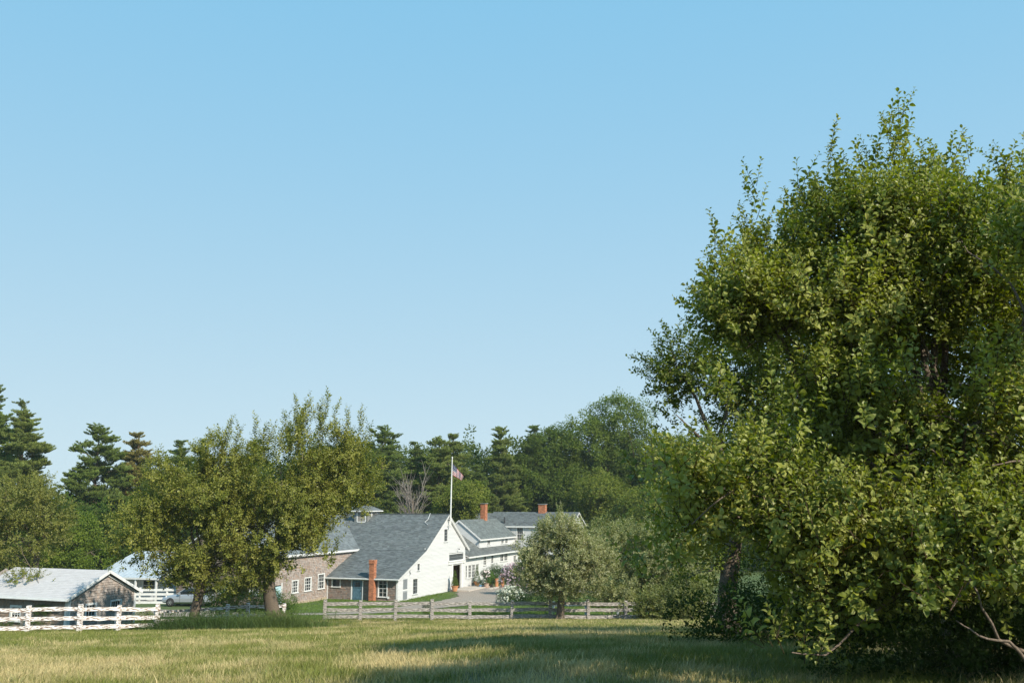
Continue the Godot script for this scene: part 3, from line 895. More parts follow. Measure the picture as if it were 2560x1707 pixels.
func make_farmhouse() -> void:
	var b := thing("farmhouse", "two storey white farmhouse with a short brick chimney behind the apple tree", "house", CORNER + Basis(Vector3.UP, TURN) * Vector3(1.6, 0.08, 5.4), TURN)
	var v := Vector3.FORWARD
	var x := Vector3.RIGHT
	var o := Vector3(0, 0, -40)
	var holes := [hole(-2.62, -1.67, 4.1, 5.74), hole(0.4, 1.35, 4.1, 5.74), hole(2.7, 3.6, 4.1, 5.74), hole(1.5, 2.5, 0.8, 2.6)]
	clapboards(b, o, x, [Vector2(-6.9, -0.3), Vector2(4.35, -0.3), Vector2(4.35, 5.95), Vector2(-6.9, 5.95)], holes)
	window(b, o, x, -2.62, -1.67, 4.1, 5.74, 3, 4)
	window(b, o, x, 0.4, 1.35, 4.1, 5.74, 3, 4)
	window(b, o, x, 2.7, 3.6, 4.1, 5.74, 3, 4)
	window(b, o, x, 1.5, 2.5, 0.8, 2.6, 3, 4)
	clapboards(b, Vector3(4.35, 0, -40), v, [Vector2(0, -0.3), Vector2(6.2, -0.3), Vector2(6.2, 5.95), Vector2(3.1, 7.45), Vector2(0, 5.95)], [hole(2.6, 3.7, 4.0, 5.5), hole(1.0, 2.0, 0.9, 2.5), hole(4.2, 5.2, 0.9, 2.5)])
	window(b, Vector3(4.35, 0, -40), v, 2.6, 3.7, 4.0, 5.5, 3, 4)
	window(b, Vector3(4.35, 0, -40), v, 1.0, 2.0, 0.9, 2.5, 3, 4)
	window(b, Vector3(4.35, 0, -40), v, 4.2, 5.2, 0.9, 2.5, 3, 4)
	var s := Shape.new()
	s.quad(Vector3(4.35, 0, -46.2), Vector3(-11, 0, -46.2), Vector3(-11, 5.9, -46.2), Vector3(4.35, 5.9, -46.2), lin(0.75, 0.75, 0.74))
	s.quad(Vector3(-11, 0, -46.2), Vector3(-11, 0, -40), Vector3(-11, 5.9, -40), Vector3(-11, 5.9, -46.2), lin(0.75, 0.75, 0.74))
	s.tri(Vector3(-11, 5.9, -46.2), Vector3(-11, 5.9, -40), Vector3(-11, 7.3, -43.1), lin(0.75, 0.75, 0.74))
	s.quad(Vector3(-11, 0, -40), Vector3(-6.9, 0, -40), Vector3(-6.9, 5.9, -40), Vector3(-11, 5.9, -40), lin(0.75, 0.75, 0.74))
	part("back_wall", s, M.tint, b)
	var grey := lin(0.118, 0.132, 0.134)
	var k := Vector3(0, 1.72, -3.35)
	roof(b, Vector3(-6.85, 5.85, -39.75), x, k.normalized(), [Vector2(0, 0), Vector2(11.5, 0), Vector2(11.5, k.length()), Vector2(0, k.length())], grey)
	roof(b, Vector3(-11.2, 5.68, -39.75), x, k.normalized(), [Vector2(0, 0), Vector2(4.35, 0), Vector2(4.35, k.length()), Vector2(0, k.length())], lin(0.14, 0.152, 0.152))
	var k2 := Vector3(0, 1.72, 3.35)
	roof(b, Vector3(4.65, 5.85, -46.45), -x, k2.normalized(), [Vector2(0, 0), Vector2(11.5, 0), Vector2(11.5, k2.length()), Vector2(0, k2.length())], grey)
	roof(b, Vector3(-6.85, 5.68, -46.45), -x, k2.normalized(), [Vector2(0, 0), Vector2(4.35, 0), Vector2(4.35, k2.length()), Vector2(0, k2.length())], grey)
	trim(b, "eave_board", [[Vector3(-6.9, 5.78, -39.73), Vector3(4.6, 5.78, -39.73), 0.05, 0.18]], M.white)
	trim(b, "rake_board", [[Vector3(4.62, 5.76, -39.75), Vector3(4.62, 7.47, -43.1), 0.05, 0.16], [Vector3(4.62, 5.76, -46.45), Vector3(4.62, 7.47, -43.1), 0.05, 0.16]], M.white)
	trim(b, "corner_board", [[Vector3(4.3, -0.2, -39.96), Vector3(4.3, 5.85, -39.96), 0.16, 0.06, Vector3.BACK]], M.white)
	var ch := bricks(b, "chimney", Vector3(-0.2, 6.9, -43.1), 0.9, 0.7, 1.62, false)
	s = Shape.new()
	s.box(Vector3(-0.2, 8.56, -43.1), Vector3(1.05, 0.07, 0.85))
	part("chimney_cap", s, M.vent, ch)
	s = Shape.new()
	s.tube([Vector3(-4.35, 5.9, -40.4), Vector3(-4.35, 6.95, -40.4)], [0.09, 0.09], 8, Color.WHITE, true)
	part("vent_pipe", s, M.iron, b)

# ---------------------------------------------------------------- shed and porch building

func make_shed() -> void:
	var turn := deg_to_rad(-22.4)
	var b := thing("shed", "weathered shingle shed with pale roof and lattice panels behind the white fence", "shed", Vector3(-26.7, -7.5, -59.5), turn)
	var v := Vector3.FORWARD
	var x := Vector3.RIGHT
	var grey := lin(0.30, 0.265, 0.24)
	var warm := lin(0.30, 0.22, 0.165)
	shingles(b, Vector3.ZERO, v, [Vector2(0, -0.5), Vector2(5.47, -0.5), Vector2(5.47, 2.0), Vector2(2.9, 3.2), Vector2(0, 1.95)], [hole(1.3, 2.25, 0.68, 1.48), hole(3.3, 4.26, 0.92, 1.52)], grey, warm)
	window(b, Vector3.ZERO, v, 1.3, 2.25, 0.68, 1.48, 3, 1, 0.12, false)
	window(b, Vector3.ZERO, v, 3.3, 4.26, 0.92, 1.52, 4, 1, 0.1, false)
	shingles(b, Vector3.ZERO, x, [Vector2(-8.6, -0.5), Vector2(0, -0.5), Vector2(0, 1.95), Vector2(-8.6, 1.95)], [hole(-4.7, -3.72, 0.4, 1.36)], lin(0.24, 0.19, 0.155), lin(0.28, 0.18, 0.12))
	window(b, Vector3.ZERO, x, -4.7, -3.72, 0.4, 1.36, 3, 2, 0.13)
	var s := Shape.new()
	s.quad(Vector3(0, -0.5, -5.47), Vector3(-8.6, -0.5, -5.47), Vector3(-8.6, 2, -5.47), Vector3(0, 2, -5.47), grey)
	s.quad(Vector3(-8.6, -0.5, -5.47), Vector3(-8.6, -0.5, 0), Vector3(-8.6, 2, 0), Vector3(-8.6, 2, -5.47), grey)
	s.tri(Vector3(-8.6, 2, -5.47), Vector3(-8.6, 2, 0), Vector3(-8.6, 3.3, -2.75), grey)
	part("back_wall", s, M.tint, b)
	var pale := lin(0.46, 0.44, 0.435)
	var k := Vector3(0, 1.48, -3.25)
	roof(b, Vector3(-8.0, 1.9, 0.35), x, k.normalized(), [Vector2(0, 0), Vector2(8.3, 0), Vector2(8.3, k.length()), Vector2(0, k.length())], pale, 0.05, 0.009)
	var k2 := Vector3(0, 1.48, 2.9)
	roof(b, Vector3(0.3, 1.9, -5.8), -x, k2.normalized(), [Vector2(0, 0), Vector2(8.3, 0), Vector2(8.3, k2.length()), Vector2(0, k2.length())], pale, 0.05, 0.009)
	trim(b, "eave_board", [[Vector3(-8.0, 1.84, 0.37), Vector3(0.28, 1.84, 0.37), 0.04, 0.16], [Vector3(-8.0, 1.8, 0.44), Vector3(0.3, 1.8, 0.44), 0.1, 0.06]], M.white)
	trim(b, "rake_board", [[Vector3(0.28, 1.82, 0.35), Vector3(0.28, 3.3, -2.9), 0.05, 0.17], [Vector3(0.28, 3.3, -2.9), Vector3(0.28, 1.82, -5.8), 0.05, 0.17], [Vector3(0.06, 1.78, 0.0), Vector3(0.06, 3.1, -2.9), 0.08, 0.1], [Vector3(0.06, 3.1, -2.9), Vector3(0.06, 1.85, -5.47), 0.08, 0.1]], M.white)
	trim(b, "corner_board", [[Vector3(0.03, -0.5, -0.06), Vector3(0.03, 1.9, -0.06), 0.2, 0.06, Vector3.RIGHT], [Vector3(-0.08, -0.5, 0.03), Vector3(-0.08, 1.9, 0.03), 0.2, 0.06, Vector3.BACK], [Vector3(0.03, -0.5, -5.4), Vector3(0.03, 1.9, -5.4), 0.16, 0.06, Vector3.RIGHT]], M.white)
	lattice(b, Vector3(0.07, 0, 0), v, 2.3, 3.25, -0.1, 1.9)
	lattice(b, Vector3(0, 0, 0.07), x, -3.65, -2.7, -0.1, 1.75)

func lattice(parent: Node3D, o: Vector3, a: Vector3, x0: float, x1: float, y0: float, y1: float) -> void:
	var root := Shape.new()
	var nn := a.cross(Vector3.UP)
	for q in [x0, x1]:
		root.beam(o + a * q + Vector3.UP * y0, o + a * q + Vector3.UP * (y1 - 0.2), 0.05, 0.03, lin(0.3, 0.27, 0.24), nn)
	var l := part("lattice_frame", root, M.wood_tint, parent)
	for sgn in [-1.0, 1.0]:
		var s := Shape.new()
		var w := x1 - x0
		var t := y0 - w
		while t < y1:
			# a slat runs at 45 degrees from (x0, t) to (x1, t + w), cut to the panel and its arched head
			var pts := []
			for i in 13:
				var f := i / 12.0
				var yy := t + w * f
				var head := y1 - 0.35 * pow(absf(f - 0.5) * 2.0, 2.0)
				if yy >= y0 and yy <= head:
					pts.append(Vector2(f if sgn > 0 else 1.0 - f, yy))
			if pts.size() > 1:
				s.beam(o + a * (x0 + w * pts[0].x) + Vector3.UP * pts[0].y + nn * 0.012 * sgn, o + a * (x0 + w * pts[-1].x) + Vector3.UP * pts[-1].y + nn * 0.012 * sgn, 0.035, 0.012, tone(lin(0.36, 0.33, 0.3), 0.12), nn)
			t += 0.13
		part("lattice_slats", s, M.wood_tint, l, true)

func make_porch_building() -> void:
	var b := thing("porch_building", "low outbuilding with pale blue metal roof and open porch behind the shed", "outbuilding", Vector3(-38.4, -8.62, -90.0), deg_to_rad(-17.0))
	var x := Vector3.RIGHT
	var v := Vector3.FORWARD
	var k := Vector3(0, 2.0, -6.2)
	var s := Shape.new()
	var o := Vector3(0, 2.1, 0)
	s.quad(o, o + x * 7.2, o + x * 7.2 + k, o + k, Color.WHITE)
	s.quad(o + k, o + x * 7.2 + k, o + x * 7.2 + Vector3(0, 0, -12.4), o + Vector3(0, 0, -12.4), Color.WHITE)
	s.quad(o + Vector3(0, -0.08, 0), o + Vector3(0, -0.08, -12.4), o + x * 7.2 + Vector3(0, -0.08, -12.4), o + x * 7.2 + Vector3(0, -0.08, 0), Color.WHITE)
	part("roof", s, M.metal_roof, b)
	s = Shape.new()
	for i in 15:
		s.beam(o + x * i * 0.5 + Vector3(0, 0.02, 0), o + x * i * 0.5 + k + Vector3(0, 0.02, 0), 0.03, 0.04, Color.WHITE)
	part("roof_seams", s, M.metal_roof, b, true)
	trim(b, "eave_board", [[Vector3(0, 2.02, 0.02), Vector3(7.2, 2.02, 0.02), 0.04, 0.16]], M.white)
	clapboards(b, Vector3(0.3, 0, -1.6), x, [Vector2(0, -0.3), Vector2(6.6, -0.3), Vector2(6.6, 2.6), Vector2(0, 2.6)], [hole(1.2, 2.4, 0.7, 1.95), hole(4.0, 5.4, 0.7, 1.95)])
	window(b, Vector3(0.3, 0, -1.6), x, 1.2, 2.4, 0.7, 1.95, 2, 2)
	window(b, Vector3(0.3, 0, -1.6), x, 4.0, 5.4, 0.7, 1.95, 2, 2)
	s = Shape.new()
	s.quad(Vector3(0.3, -0.3, -12.2), Vector3(0.3, -0.3, -1.6), Vector3(0.3, 2.6, -1.6), Vector3(0.3, 2.1, -12.2), lin(0.7, 0.7, 0.7))
	s.tri(Vector3(0.3, 2.1, -12.2), Vector3(0.3, 2.1, 0), Vector3(0.3, 4.05, -6.2), lin(0.7, 0.7, 0.7))
	s.quad(Vector3(6.9, -0.3, -1.6), Vector3(6.9, -0.3, -12.2), Vector3(6.9, 2.1, -12.2), Vector3(6.9, 2.6, -1.6), lin(0.7, 0.7, 0.7))
	s.tri(Vector3(6.9, 2.1, 0), Vector3(6.9, 2.1, -12.2), Vector3(6.9, 4.05, -6.2), lin(0.7, 0.7, 0.7))
	part("side_wall", s, M.tint, b)
	for i in 4:
		trim(b, "porch_post", [[Vector3(0.3 + i * 2.2, -0.4, -0.1), Vector3(0.3 + i * 2.2, 2.0, -0.1), 0.14, 0.14, Vector3.BACK]], M.white)
	s = Shape.new()
	s.box(Vector3(3.6, -0.15, -0.9), Vector3(7.0, 0.3, 1.8), lin(0.3, 0.28, 0.26))
	part("porch_floor", s, M.plank, b)

# ---------------------------------------------------------------- fences

func rough_beam(s: Shape, a: Vector3, b: Vector3, w: float, h: float, jitter: float, up := Vector3.UP) -> void:
	# a hewn rail or post: five jittered rings joined into one closed body, long along local x for the grain
	var y := (b - a).normalized()
	var x := y.cross(up).normalized()
	var z := x.cross(y)
	var rings := []
	for i in 5:
		var c := a.lerp(b, i / 4.0) + (x * rf(-1, 1) + z * rf(-1, 1)) * jitter * (0.4 if i == 0 or i == 4 else 1.0)
		var ww := w * rf(0.85, 1.1) / 2
		var hh := h * rf(0.85, 1.12) / 2
		rings.append([c - x * ww - z * hh, c + x * ww - z * hh * rf(0.8, 1), c + x * ww * rf(0.8, 1) + z * hh, c - x * ww * rf(0.8, 1) + z * hh])
	for i in 4:
		for k in 4:
			var k2 := (k + 1) % 4
			s.quad(rings[i][k], rings[i][k2], rings[i + 1][k2], rings[i + 1][k], Color.WHITE)
	s.quad(rings[4][0], rings[4][1], rings[4][2], rings[4][3], Color.WHITE)
	s.quad(rings[0][3], rings[0][2], rings[0][1], rings[0][0], Color.WHITE)

func rail(parent: Node3D, a: Vector3, b: Vector3, w: float, h: float, m: Material) -> void:
	# modelled along its own x axis so that the grain follows it
	var s := Shape.new()
	var l := (b - a).length()
	rough_beam(s, Vector3(-l / 2, 0, 0), Vector3(l / 2, 0, 0), w, h, 0.02)
	var o := part("rail", s, m, parent)
	var dx := (b - a).normalized()
	var dz := dx.cross(Vector3.UP).normalized()
	o.transform = Transform3D(Basis(dx, dz.cross(dx), dz), (a + b) / 2)

func post(parent: Node3D, at: Vector3, h: float, w: float, m: Material, lean := 0.0) -> void:
	var s := Shape.new()
	rough_beam(s, Vector3(0, -0.35, 0), Vector3(lean, h, rf(-0.03, 0.03)), w, w * 0.9, 0.012, Vector3.BACK)
	var o := part("post", s, m, parent)
	o.position = at

func make_fences() -> void:
	var f := thing("split_rail_fence", "grey weathered three rail fence along the meadow edge before the barn", "fence")
	var xs := [-11.71, -9.51, -7.32, -5.01, -2.67, -0.02, 2.4, 4.79, 7.09, 9.4, 11.8, 14.2]
	for i in xs.size():
		var p := on_ground(xs[i], -62.0 - 0.12 * maxf(0, i - 7))
		post(f, p, 1.24 + rf(-0.05, 0.07), 0.2, M.grey_rail, rf(-0.05, 0.07))
		if i:
			var q := on_ground(xs[i - 1], -62.0 - 0.12 * maxf(0, i - 8))
			for h in [1.02, 0.63, 0.23]:
				rail(f, q + Vector3(-0.12, h + rf(-0.03, 0.03), 0.02), p + Vector3(0.12, h + rf(-0.03, 0.03), -0.02), 0.08, 0.21, M.grey_rail)
	var g := thing("white_rail_fence", "peeling white three rail fence before the shingle shed and under the old trees", "fence")
	var ps := [Vector3(-29.6, 0, -49.2), Vector3(-27.0, 0, -49.6), Vector3(-24.4, 0, -50.0), Vector3(-21.95, 0, -50.4), Vector3(-20.3, 0, -51.2), Vector3(-18.7, 0, -52.3), Vector3(-17.6, 0, -54.5), Vector3(-16.4, 0, -57.0), Vector3(-15.35, 0, -57.6), Vector3(-13.5, 0, -58.6)]
	for i in ps.size():
		var p := on_ground(ps[i].x, ps[i].z)
		var broken := i > 5
		post(g, p, 1.34 + rf(-0.03, 0.05) if not broken else 1.14 + rf(-0.08, 0.04), 0.24 if i == 3 else 0.2, M.white_rail, rf(-0.05, 0.05))
		if i > 1 and i < 6:
			post(g, p + Vector3(-0.22, 0, -0.2), 1.12, 0.13, M.white_rail, 0.0)
		if i:
			var q := on_ground(ps[i - 1].x, ps[i - 1].z)
			var hs := [1.1, 0.66, 0.25] if not broken else [0.95, 0.48]
			for h in hs:
				rail(g, q + Vector3(-0.12, h + rf(-0.03, 0.03), 0.0), p + Vector3(0.12, h + rf(-0.04, 0.04), 0.0), 0.08, 0.2 if not broken else 0.16, M.white_rail)
	var w := thing("board_fence", "clean white board fence behind the parked silver car", "fence")
	for i in 6:
		var p := on_ground(-35.0 + i * 2.35, -86.6 - 0.1 * i)
		var s := Shape.new()
		s.box(Vector3(0, 0.55, 0), Vector3(0.15, 1.7, 0.15))
		part("post", s, M.white, w).position = p
		if i < 5:
			for h in [1.18, 0.82, 0.46, 0.12]:
				var t := Shape.new()
				t.box(Vector3(1.175, h, 0.09), Vector3(2.36, 0.2, 0.03))
				part("rail", t, M.white, w).position = p
	var lf := thing("low_board_fence", "low white two board fence in the yard behind the small grey apple tree", "fence")
	for i in 5:
		var p := on_ground(3.0 + i * 2.35, -71.5 - 0.25 * i)
		var s := Shape.new()
		s.box(Vector3(0, 0.4, 0), Vector3(0.16, 1.2, 0.16))
		part("post", s, M.white, lf).position = p
		if i < 4:
			for h in [0.78, 0.38]:
				var t := Shape.new()
				t.beam(Vector3(0, h, 0.1), Vector3(2.35, h, -0.15), 0.03, 0.17)
				part("rail", t, M.white, lf).position = p

# ---------------------------------------------------------------- car, pots and other small things

func loft(s: Shape, secs: Array) -> void:
	# closed body through cross sections, each [x, y0, y1, half width low, half width high]
	var rings := []
	for q in secs:
		var ring := []
		var h: float = q[2] - q[1]
		for p in [[-0.82, 0.0], [0.82, 0.0], [1.0, 0.18], [1.0, 0.55], [lerpf(1.0, q[4] / q[3], 0.8), 0.86], [q[4] / q[3] * 0.86, 1.0], [-q[4] / q[3] * 0.86, 1.0], [-lerpf(1.0, q[4] / q[3], 0.8), 0.86], [-1.0, 0.55], [-1.0, 0.18]]:
			ring.append(Vector3(q[0], q[1] + h * p[1], q[3] * p[0]))
		rings.append(ring)
	for i in rings.size() - 1:
		for k in 10:
			var k2 := (k + 1) % 10
			s.quad(rings[i][k2], rings[i][k], rings[i + 1][k], rings[i + 1][k2], Color.WHITE)
	for e in [0, rings.size() - 1]:
		for k in range(1, 9):
			if e:
				s.tri(rings[e][0], rings[e][k + 1], rings[e][k], Color.WHITE)
			else:
				s.tri(rings[e][0], rings[e][k], rings[e][k + 1], Color.WHITE)

func make_car() -> void:
	# front along -x
	var c := thing("parked_car", "silver hatchback parked on gravel behind the dark tree trunk", "car", on_ground(-27.6, -84.6) + Vector3(0, 0.03, 0), deg_to_rad(-4))
	var s := Shape.new()
	loft(s, [[-2.16, 0.38, 0.62, 0.62, 0.6], [-2.06, 0.28, 0.72, 0.76, 0.7], [-1.7, 0.24, 0.84, 0.85, 0.78], [-1.0, 0.22, 0.96, 0.88, 0.8], [-0.6, 0.22, 1.0, 0.88, 0.8], [0.9, 0.22, 1.02, 0.89, 0.8], [1.7, 0.24, 1.02, 0.87, 0.78], [2.05, 0.3, 0.98, 0.8, 0.74], [2.14, 0.4, 0.85, 0.72, 0.7]])
	var body := part("body", s, M.silver, c)
	s = Shape.new()
	loft(s, [[-0.86, 0.94, 1.0, 0.74, 0.72], [-0.2, 0.94, 1.44, 0.76, 0.6], [0.25, 0.94, 1.5, 0.77, 0.6], [1.0, 0.94, 1.5, 0.77, 0.6], [1.7, 0.94, 1.4, 0.74, 0.58], [2.0, 0.94, 1.02, 0.72, 0.68]])
	part("window_glass", s, M.pane, c)
	s = Shape.new()
	loft(s, [[-0.25, 1.415, 1.47, 0.62, 0.56], [0.25, 1.475, 1.53, 0.63, 0.57], [1.0, 1.475, 1.53, 0.63, 0.57], [1.75, 1.37, 1.44, 0.62, 0.57]])
	for z in [-1.0, 1.0]:
		s.beam(Vector3(-0.86, 0.99, z * 0.72), Vector3(-0.22, 1.44, z * 0.58), 0.06, 0.05)
		s.beam(Vector3(0.55, 0.99, z * 0.755), Vector3(0.55, 1.48, z * 0.6), 0.07, 0.03, Color.WHITE, Vector3.BACK)
		s.beam(Vector3(2.0, 1.0, z * 0.72), Vector3(1.6, 1.42, z * 0.58), 0.12, 0.05)
	part("roof", s, M.silver, c)
	for q in [[-1.33, 0.82], [-1.33, -0.82], [1.32, 0.82], [1.32, -0.82]]:
		var t := Shape.new()
		var sg := signf(q[1])
		var ctr := Vector3(q[0], 0.31, q[1])
		t.tube([ctr - Vector3(0, 0, 0.1), ctr - Vector3(0, 0, 0.09), ctr + Vector3(0, 0, 0.09), ctr + Vector3(0, 0, 0.1)], [0.27, 0.31, 0.31, 0.27], 20, Color.WHITE, true)
		var wheel := part("wheel", t, M.tyre, c)
		t = Shape.new()
		var r := ctr + Vector3(0, 0, sg * 0.103)
		t.tube([r, r + Vector3(0, 0, sg * 0.006)], [0.2, 0.19], 18, Color.WHITE)
		for i in 6:
			var a := TAU * i / 6
			t.beam(r + Vector3(0, 0, sg * 0.012), r + Vector3(cos(a) * 0.19, sin(a) * 0.19, sg * 0.008), 0.05, 0.02, Color.WHITE, Vector3.BACK)
		part("rim", t, M.rim, wheel)
		t = Shape.new()
		t.tube([Vector3(q[0], 0.33, q[1] + sg * 0.03), Vector3(q[0], 0.33, q[1] + sg * 0.07)], [0.37, 0.36], 20, Color.WHITE, true)
		part("wheel_arch", t, M.dark, body)
	for z in [-1.0, 1.0]:
		s = Shape.new()
		s.beam(Vector3(-2.0, 0.66, z * 0.44), Vector3(-1.72, 0.76, z * 0.78), 0.1, 0.14)
		part("headlight", s, M.lamp_glass, c)
		s = Shape.new()
		s.block(Transform3D(Basis(), Vector3(-0.55, 1.03, z * 0.92)), Vector3(0.16, 0.13, 0.2), Color.WHITE)
		part("mirror", s, M.silver, c)
	for x in [-0.5, 0.5, 1.2]:
		s = Shape.new()
		s.box(Vector3(x, 0.62, 0.887), Vector3(0.012, 0.72, 0.01))
		part("door_seam", s, M.dark, body)

func pot_shape(r0: float, r1: float, h: float) -> Shape:
	var s := Shape.new()
	s.tube([Vector3(0, 0, 0), Vector3(0, h * 0.86, 0), Vector3(0, h * 0.86, 0), Vector3(0, h, 0), Vector3(0, h, 0), Vector3(0, h * 0.88, 0)], [r0, r1 * 0.97, r1 * 1.08, r1 * 1.1, r1 * 0.92, r1 * 0.9], 16)
	s.tube([Vector3(0, h * 0.86, 0), Vector3(0, h * 0.9, 0)], [r1 * 0.9, 0.02], 12)
	return s

func clump(root: Node3D, called: String, blobs: Array, count: int, mesh: Mesh, col: Color, size: float, up := 0.4) -> void:
	var where := []
	var tint := []
	for i in count:
		var b: Array = blobs[i % blobs.size()]
		var d := rv()
		var r := pow(R.randf(), 0.4)
		var p: Vector3 = b[0] + d * b[1] * r
		if p.y < 0.03:
			p.y = rf(0.03, 0.2)
		where.append(Transform3D(steer(d + Vector3.UP * up + rv() * 0.4, rf(0, TAU)).scaled(Vector3.ONE * size * rf(0.7, 1.3)), p))
		tint.append(tone(col * 1.6 if called == "foliage" else col, 0.3))
	many(called, mesh, where, tint, root)

func cone_plant(root: Node3D, y0: float, y1: float, r: float, count: int, mesh: Mesh, col: Color, size: float) -> void:
	var where := []
	var tint := []
	for i in count:
		var t := 1.0 - sqrt(R.randf())
		var a := rf(0, TAU)
		var rad := r * (1.0 - t) * rf(0.75, 1.0) + 0.02
		if t < 0.08:
			rad *= 0.85
		where.append(Transform3D(steer(Vector3(cos(a), 0.9, sin(a)) + rv() * 0.4, rf(0, TAU)).scaled(Vector3.ONE * size * rf(0.7, 1.2)), Vector3(cos(a) * rad, lerpf(y0, y1, t), sin(a) * rad)))
		tint.append(tone(col * 1.9, 0.3))
	many("foliage", mesh, where, tint, root)

func make_small_things() -> void:
	make_car()
	var tuft := leaf_ball(26, 0.5, 0.16, 0.55, 3)
	var fine := leaf_ball(30, 0.5, 0.11, 0.3, 5)
	# stone landing before the doorway
	var land := thing("stone_landing", "pale stone slabs laid before the barn doorway and along the flower bed", "landing", CORNER + Vector3.ZERO, TURN)
	for i in 6:
		for k in 2:
			var s := Shape.new()
			s.box(Vector3(0.7 + k * 1.1, 0.02 + rf(-0.02, 0.02), -11.6 - i * 1.0), Vector3(1.05, 0.22, 0.95))
			part("slab", s, M.slab, land)
	for i in 9:
		var s := Shape.new()
		s.box(Vector3(3.3 + 0.1 * sin(i * 2.0), -0.02, -14.6 - i * 0.92), Vector3(0.34, 0.22 + rf(-0.03, 0.05), 0.84))
		part("edging_stone", s, M.slab, land)
	# pots
	var e := thing("potted_cypress", "cone shaped evergreen in a clay pot before the barn doorway", "potted plant", on_ground(-5.75, -99.2) + Vector3(0, 0.02, 0))
	part("pot", pot_shape(0.22, 0.36, 0.55), M.terracotta, e)
	cone_plant(e, 0.5, 2.1, 0.38, 420, fine, lin(0.07, 0.10, 0.02), 0.2)
	e = thing("potted_cypress", "slimmer cone shaped evergreen in a clay pot below the row of sash windows", "potted plant", on_ground(-3.75, -105.3) + Vector3(0, 0.02, 0))
	part("pot", pot_shape(0.2, 0.36, 0.5), M.terracotta, e)
	cone_plant(e, 0.45, 2.15, 0.42, 420, fine, lin(0.055, 0.085, 0.018), 0.2)
	e = thing("clay_planter", "round greyish clay planter with a flowering standard on a bare stem", "planter", on_ground(-2.68, -103.2) + Vector3(0, 0.02, 0))
	part("pot", pot_shape(0.24, 0.26, 0.46), M.clay_grey, e)
	var s := Shape.new()
	s.tube([Vector3(0, 0.4, 0), Vector3(0.03, 0.8, 0), Vector3(-0.02, 1.2, 0)], [0.04, 0.035, 0.03], 6)
	part("stem", s, M.twig, e)
	clump(e, "foliage", [[Vector3(-0.1, 1.45, 0), Vector3(0.5, 0.4, 0.5)]], 130, tuft, lin(0.05, 0.085, 0.03), 0.3)
	clump(e, "blossom", [[Vector3(-0.05, 1.42, 0.2), Vector3(0.5, 0.36, 0.4)]], 42, petals(0.9), lin(0.85, 0.74, 0.72), 0.2)
	e = thing("clay_planter", "round greyish clay planter holding a bright upright shrub", "planter", on_ground(-2.2, -104.4) + Vector3(0, 0.02, 0))
	part("pot", pot_shape(0.22, 0.24, 0.45), M.clay_grey, e)
	cone_plant(e, 0.35, 1.75, 0.55, 260, tuft, lin(0.075, 0.13, 0.025), 0.3)
	for q in [[-1.62, -103.6, "stacked orange clay pots with green herbs on top nearer the doorway"], [-1.0, -103.9, "stacked orange clay pots with pink flowers on top beside the pink bush"]]:
		e = thing("stacked_pots", q[2], "pots", on_ground(q[0], q[1]) + Vector3(0, 0.02, 0), 0.0, "stacked clay pots along the bed")
		part("pot", pot_shape(0.19, 0.19, 0.55), M.terracotta, e)
		var t := part("pot", pot_shape(0.13, 0.2, 0.38), M.terracotta, e)
		t.position.y = 0.55
		clump(e, "foliage", [[Vector3(0, 1.15, 0), Vector3(0.24, 0.24, 0.24)]], 60, tuft, lin(0.06, 0.11, 0.03), 0.22)
		if q[0] > -1.3:
			clump(e, "blossom", [[Vector3(0, 1.2, 0.05), Vector3(0.26, 0.2, 0.24)]], 26, petals(0.9), lin(0.72, 0.42, 0.46), 0.18)
	e = thing("garden_chair", "small white metal garden chair between the two stacks of clay pots", "chair", on_ground(-1.32, -104.2) + Vector3(0, 0.02, 0), deg_to_rad(10))
	s = Shape.new()
	s.box(Vector3(0, 0.45, 0), Vector3(0.4, 0.03, 0.4))
	part("seat", s, M.white, e)
	s = Shape.new()
	for i in 5:
		s.box(Vector3(-0.16 + i * 0.08, 0.72, -0.19), Vector3(0.025, 0.5, 0.02))
	s.box(Vector3(0, 0.96, -0.19), Vector3(0.42, 0.05, 0.025))
	part("backrest", s, M.white, e)
	for q in [[-0.18, -0.18], [0.18, -0.18], [-0.18, 0.18], [0.18, 0.18]]:
		s = Shape.new()
		s.box(Vector3(q[0], 0.22, q[1]), Vector3(0.03, 0.44, 0.03))
		part("leg", s, M.white, e)
	# beds and bushes by the white wing
	e = thing("flower_clump", "low white flowering clump at the foot of the sash windows", "flowers", on_ground(-4.6, -106.0))
	clump(e, "foliage", [[Vector3(0, 0.3, 0), Vector3(0.9, 0.45, 0.4)]], 120, tuft, lin(0.07, 0.11, 0.03), 0.3)
	clump(e, "blossom", [[Vector3(0, 0.4, 0.1), Vector3(0.8, 0.4, 0.4)]], 26, petals(0.8), lin(0.8, 0.8, 0.72), 0.16)
	e = thing("flower_clump", "white daisy clump spilling round blue glazed pots beside the clay planters", "flowers", on_ground(-3.15, -104.0))
	clump(e, "foliage", [[Vector3(0, 0.4, 0), Vector3(0.65, 0.4, 0.4)]], 110, tuft, lin(0.07, 0.12, 0.03), 0.28)
	clump(e, "blossom", [[Vector3(0, 0.5, 0.12), Vector3(0.6, 0.36, 0.4)]], 44, petals(0.8), lin(0.85, 0.84, 0.72), 0.17)
	for q in [-0.25, 0.2]:
		var bp := part("pot", pot_shape(0.14, 0.2, 0.3), plain(0.12, 0.26, 0.4, 0.25), e)
		bp.position = Vector3(q + 0.1, 0, 0.45)
	e = thing("garden_shrub", "broad leafy shrub against the white wing behind the clay pots", "shrub", on_ground(-1.7, -108.6))
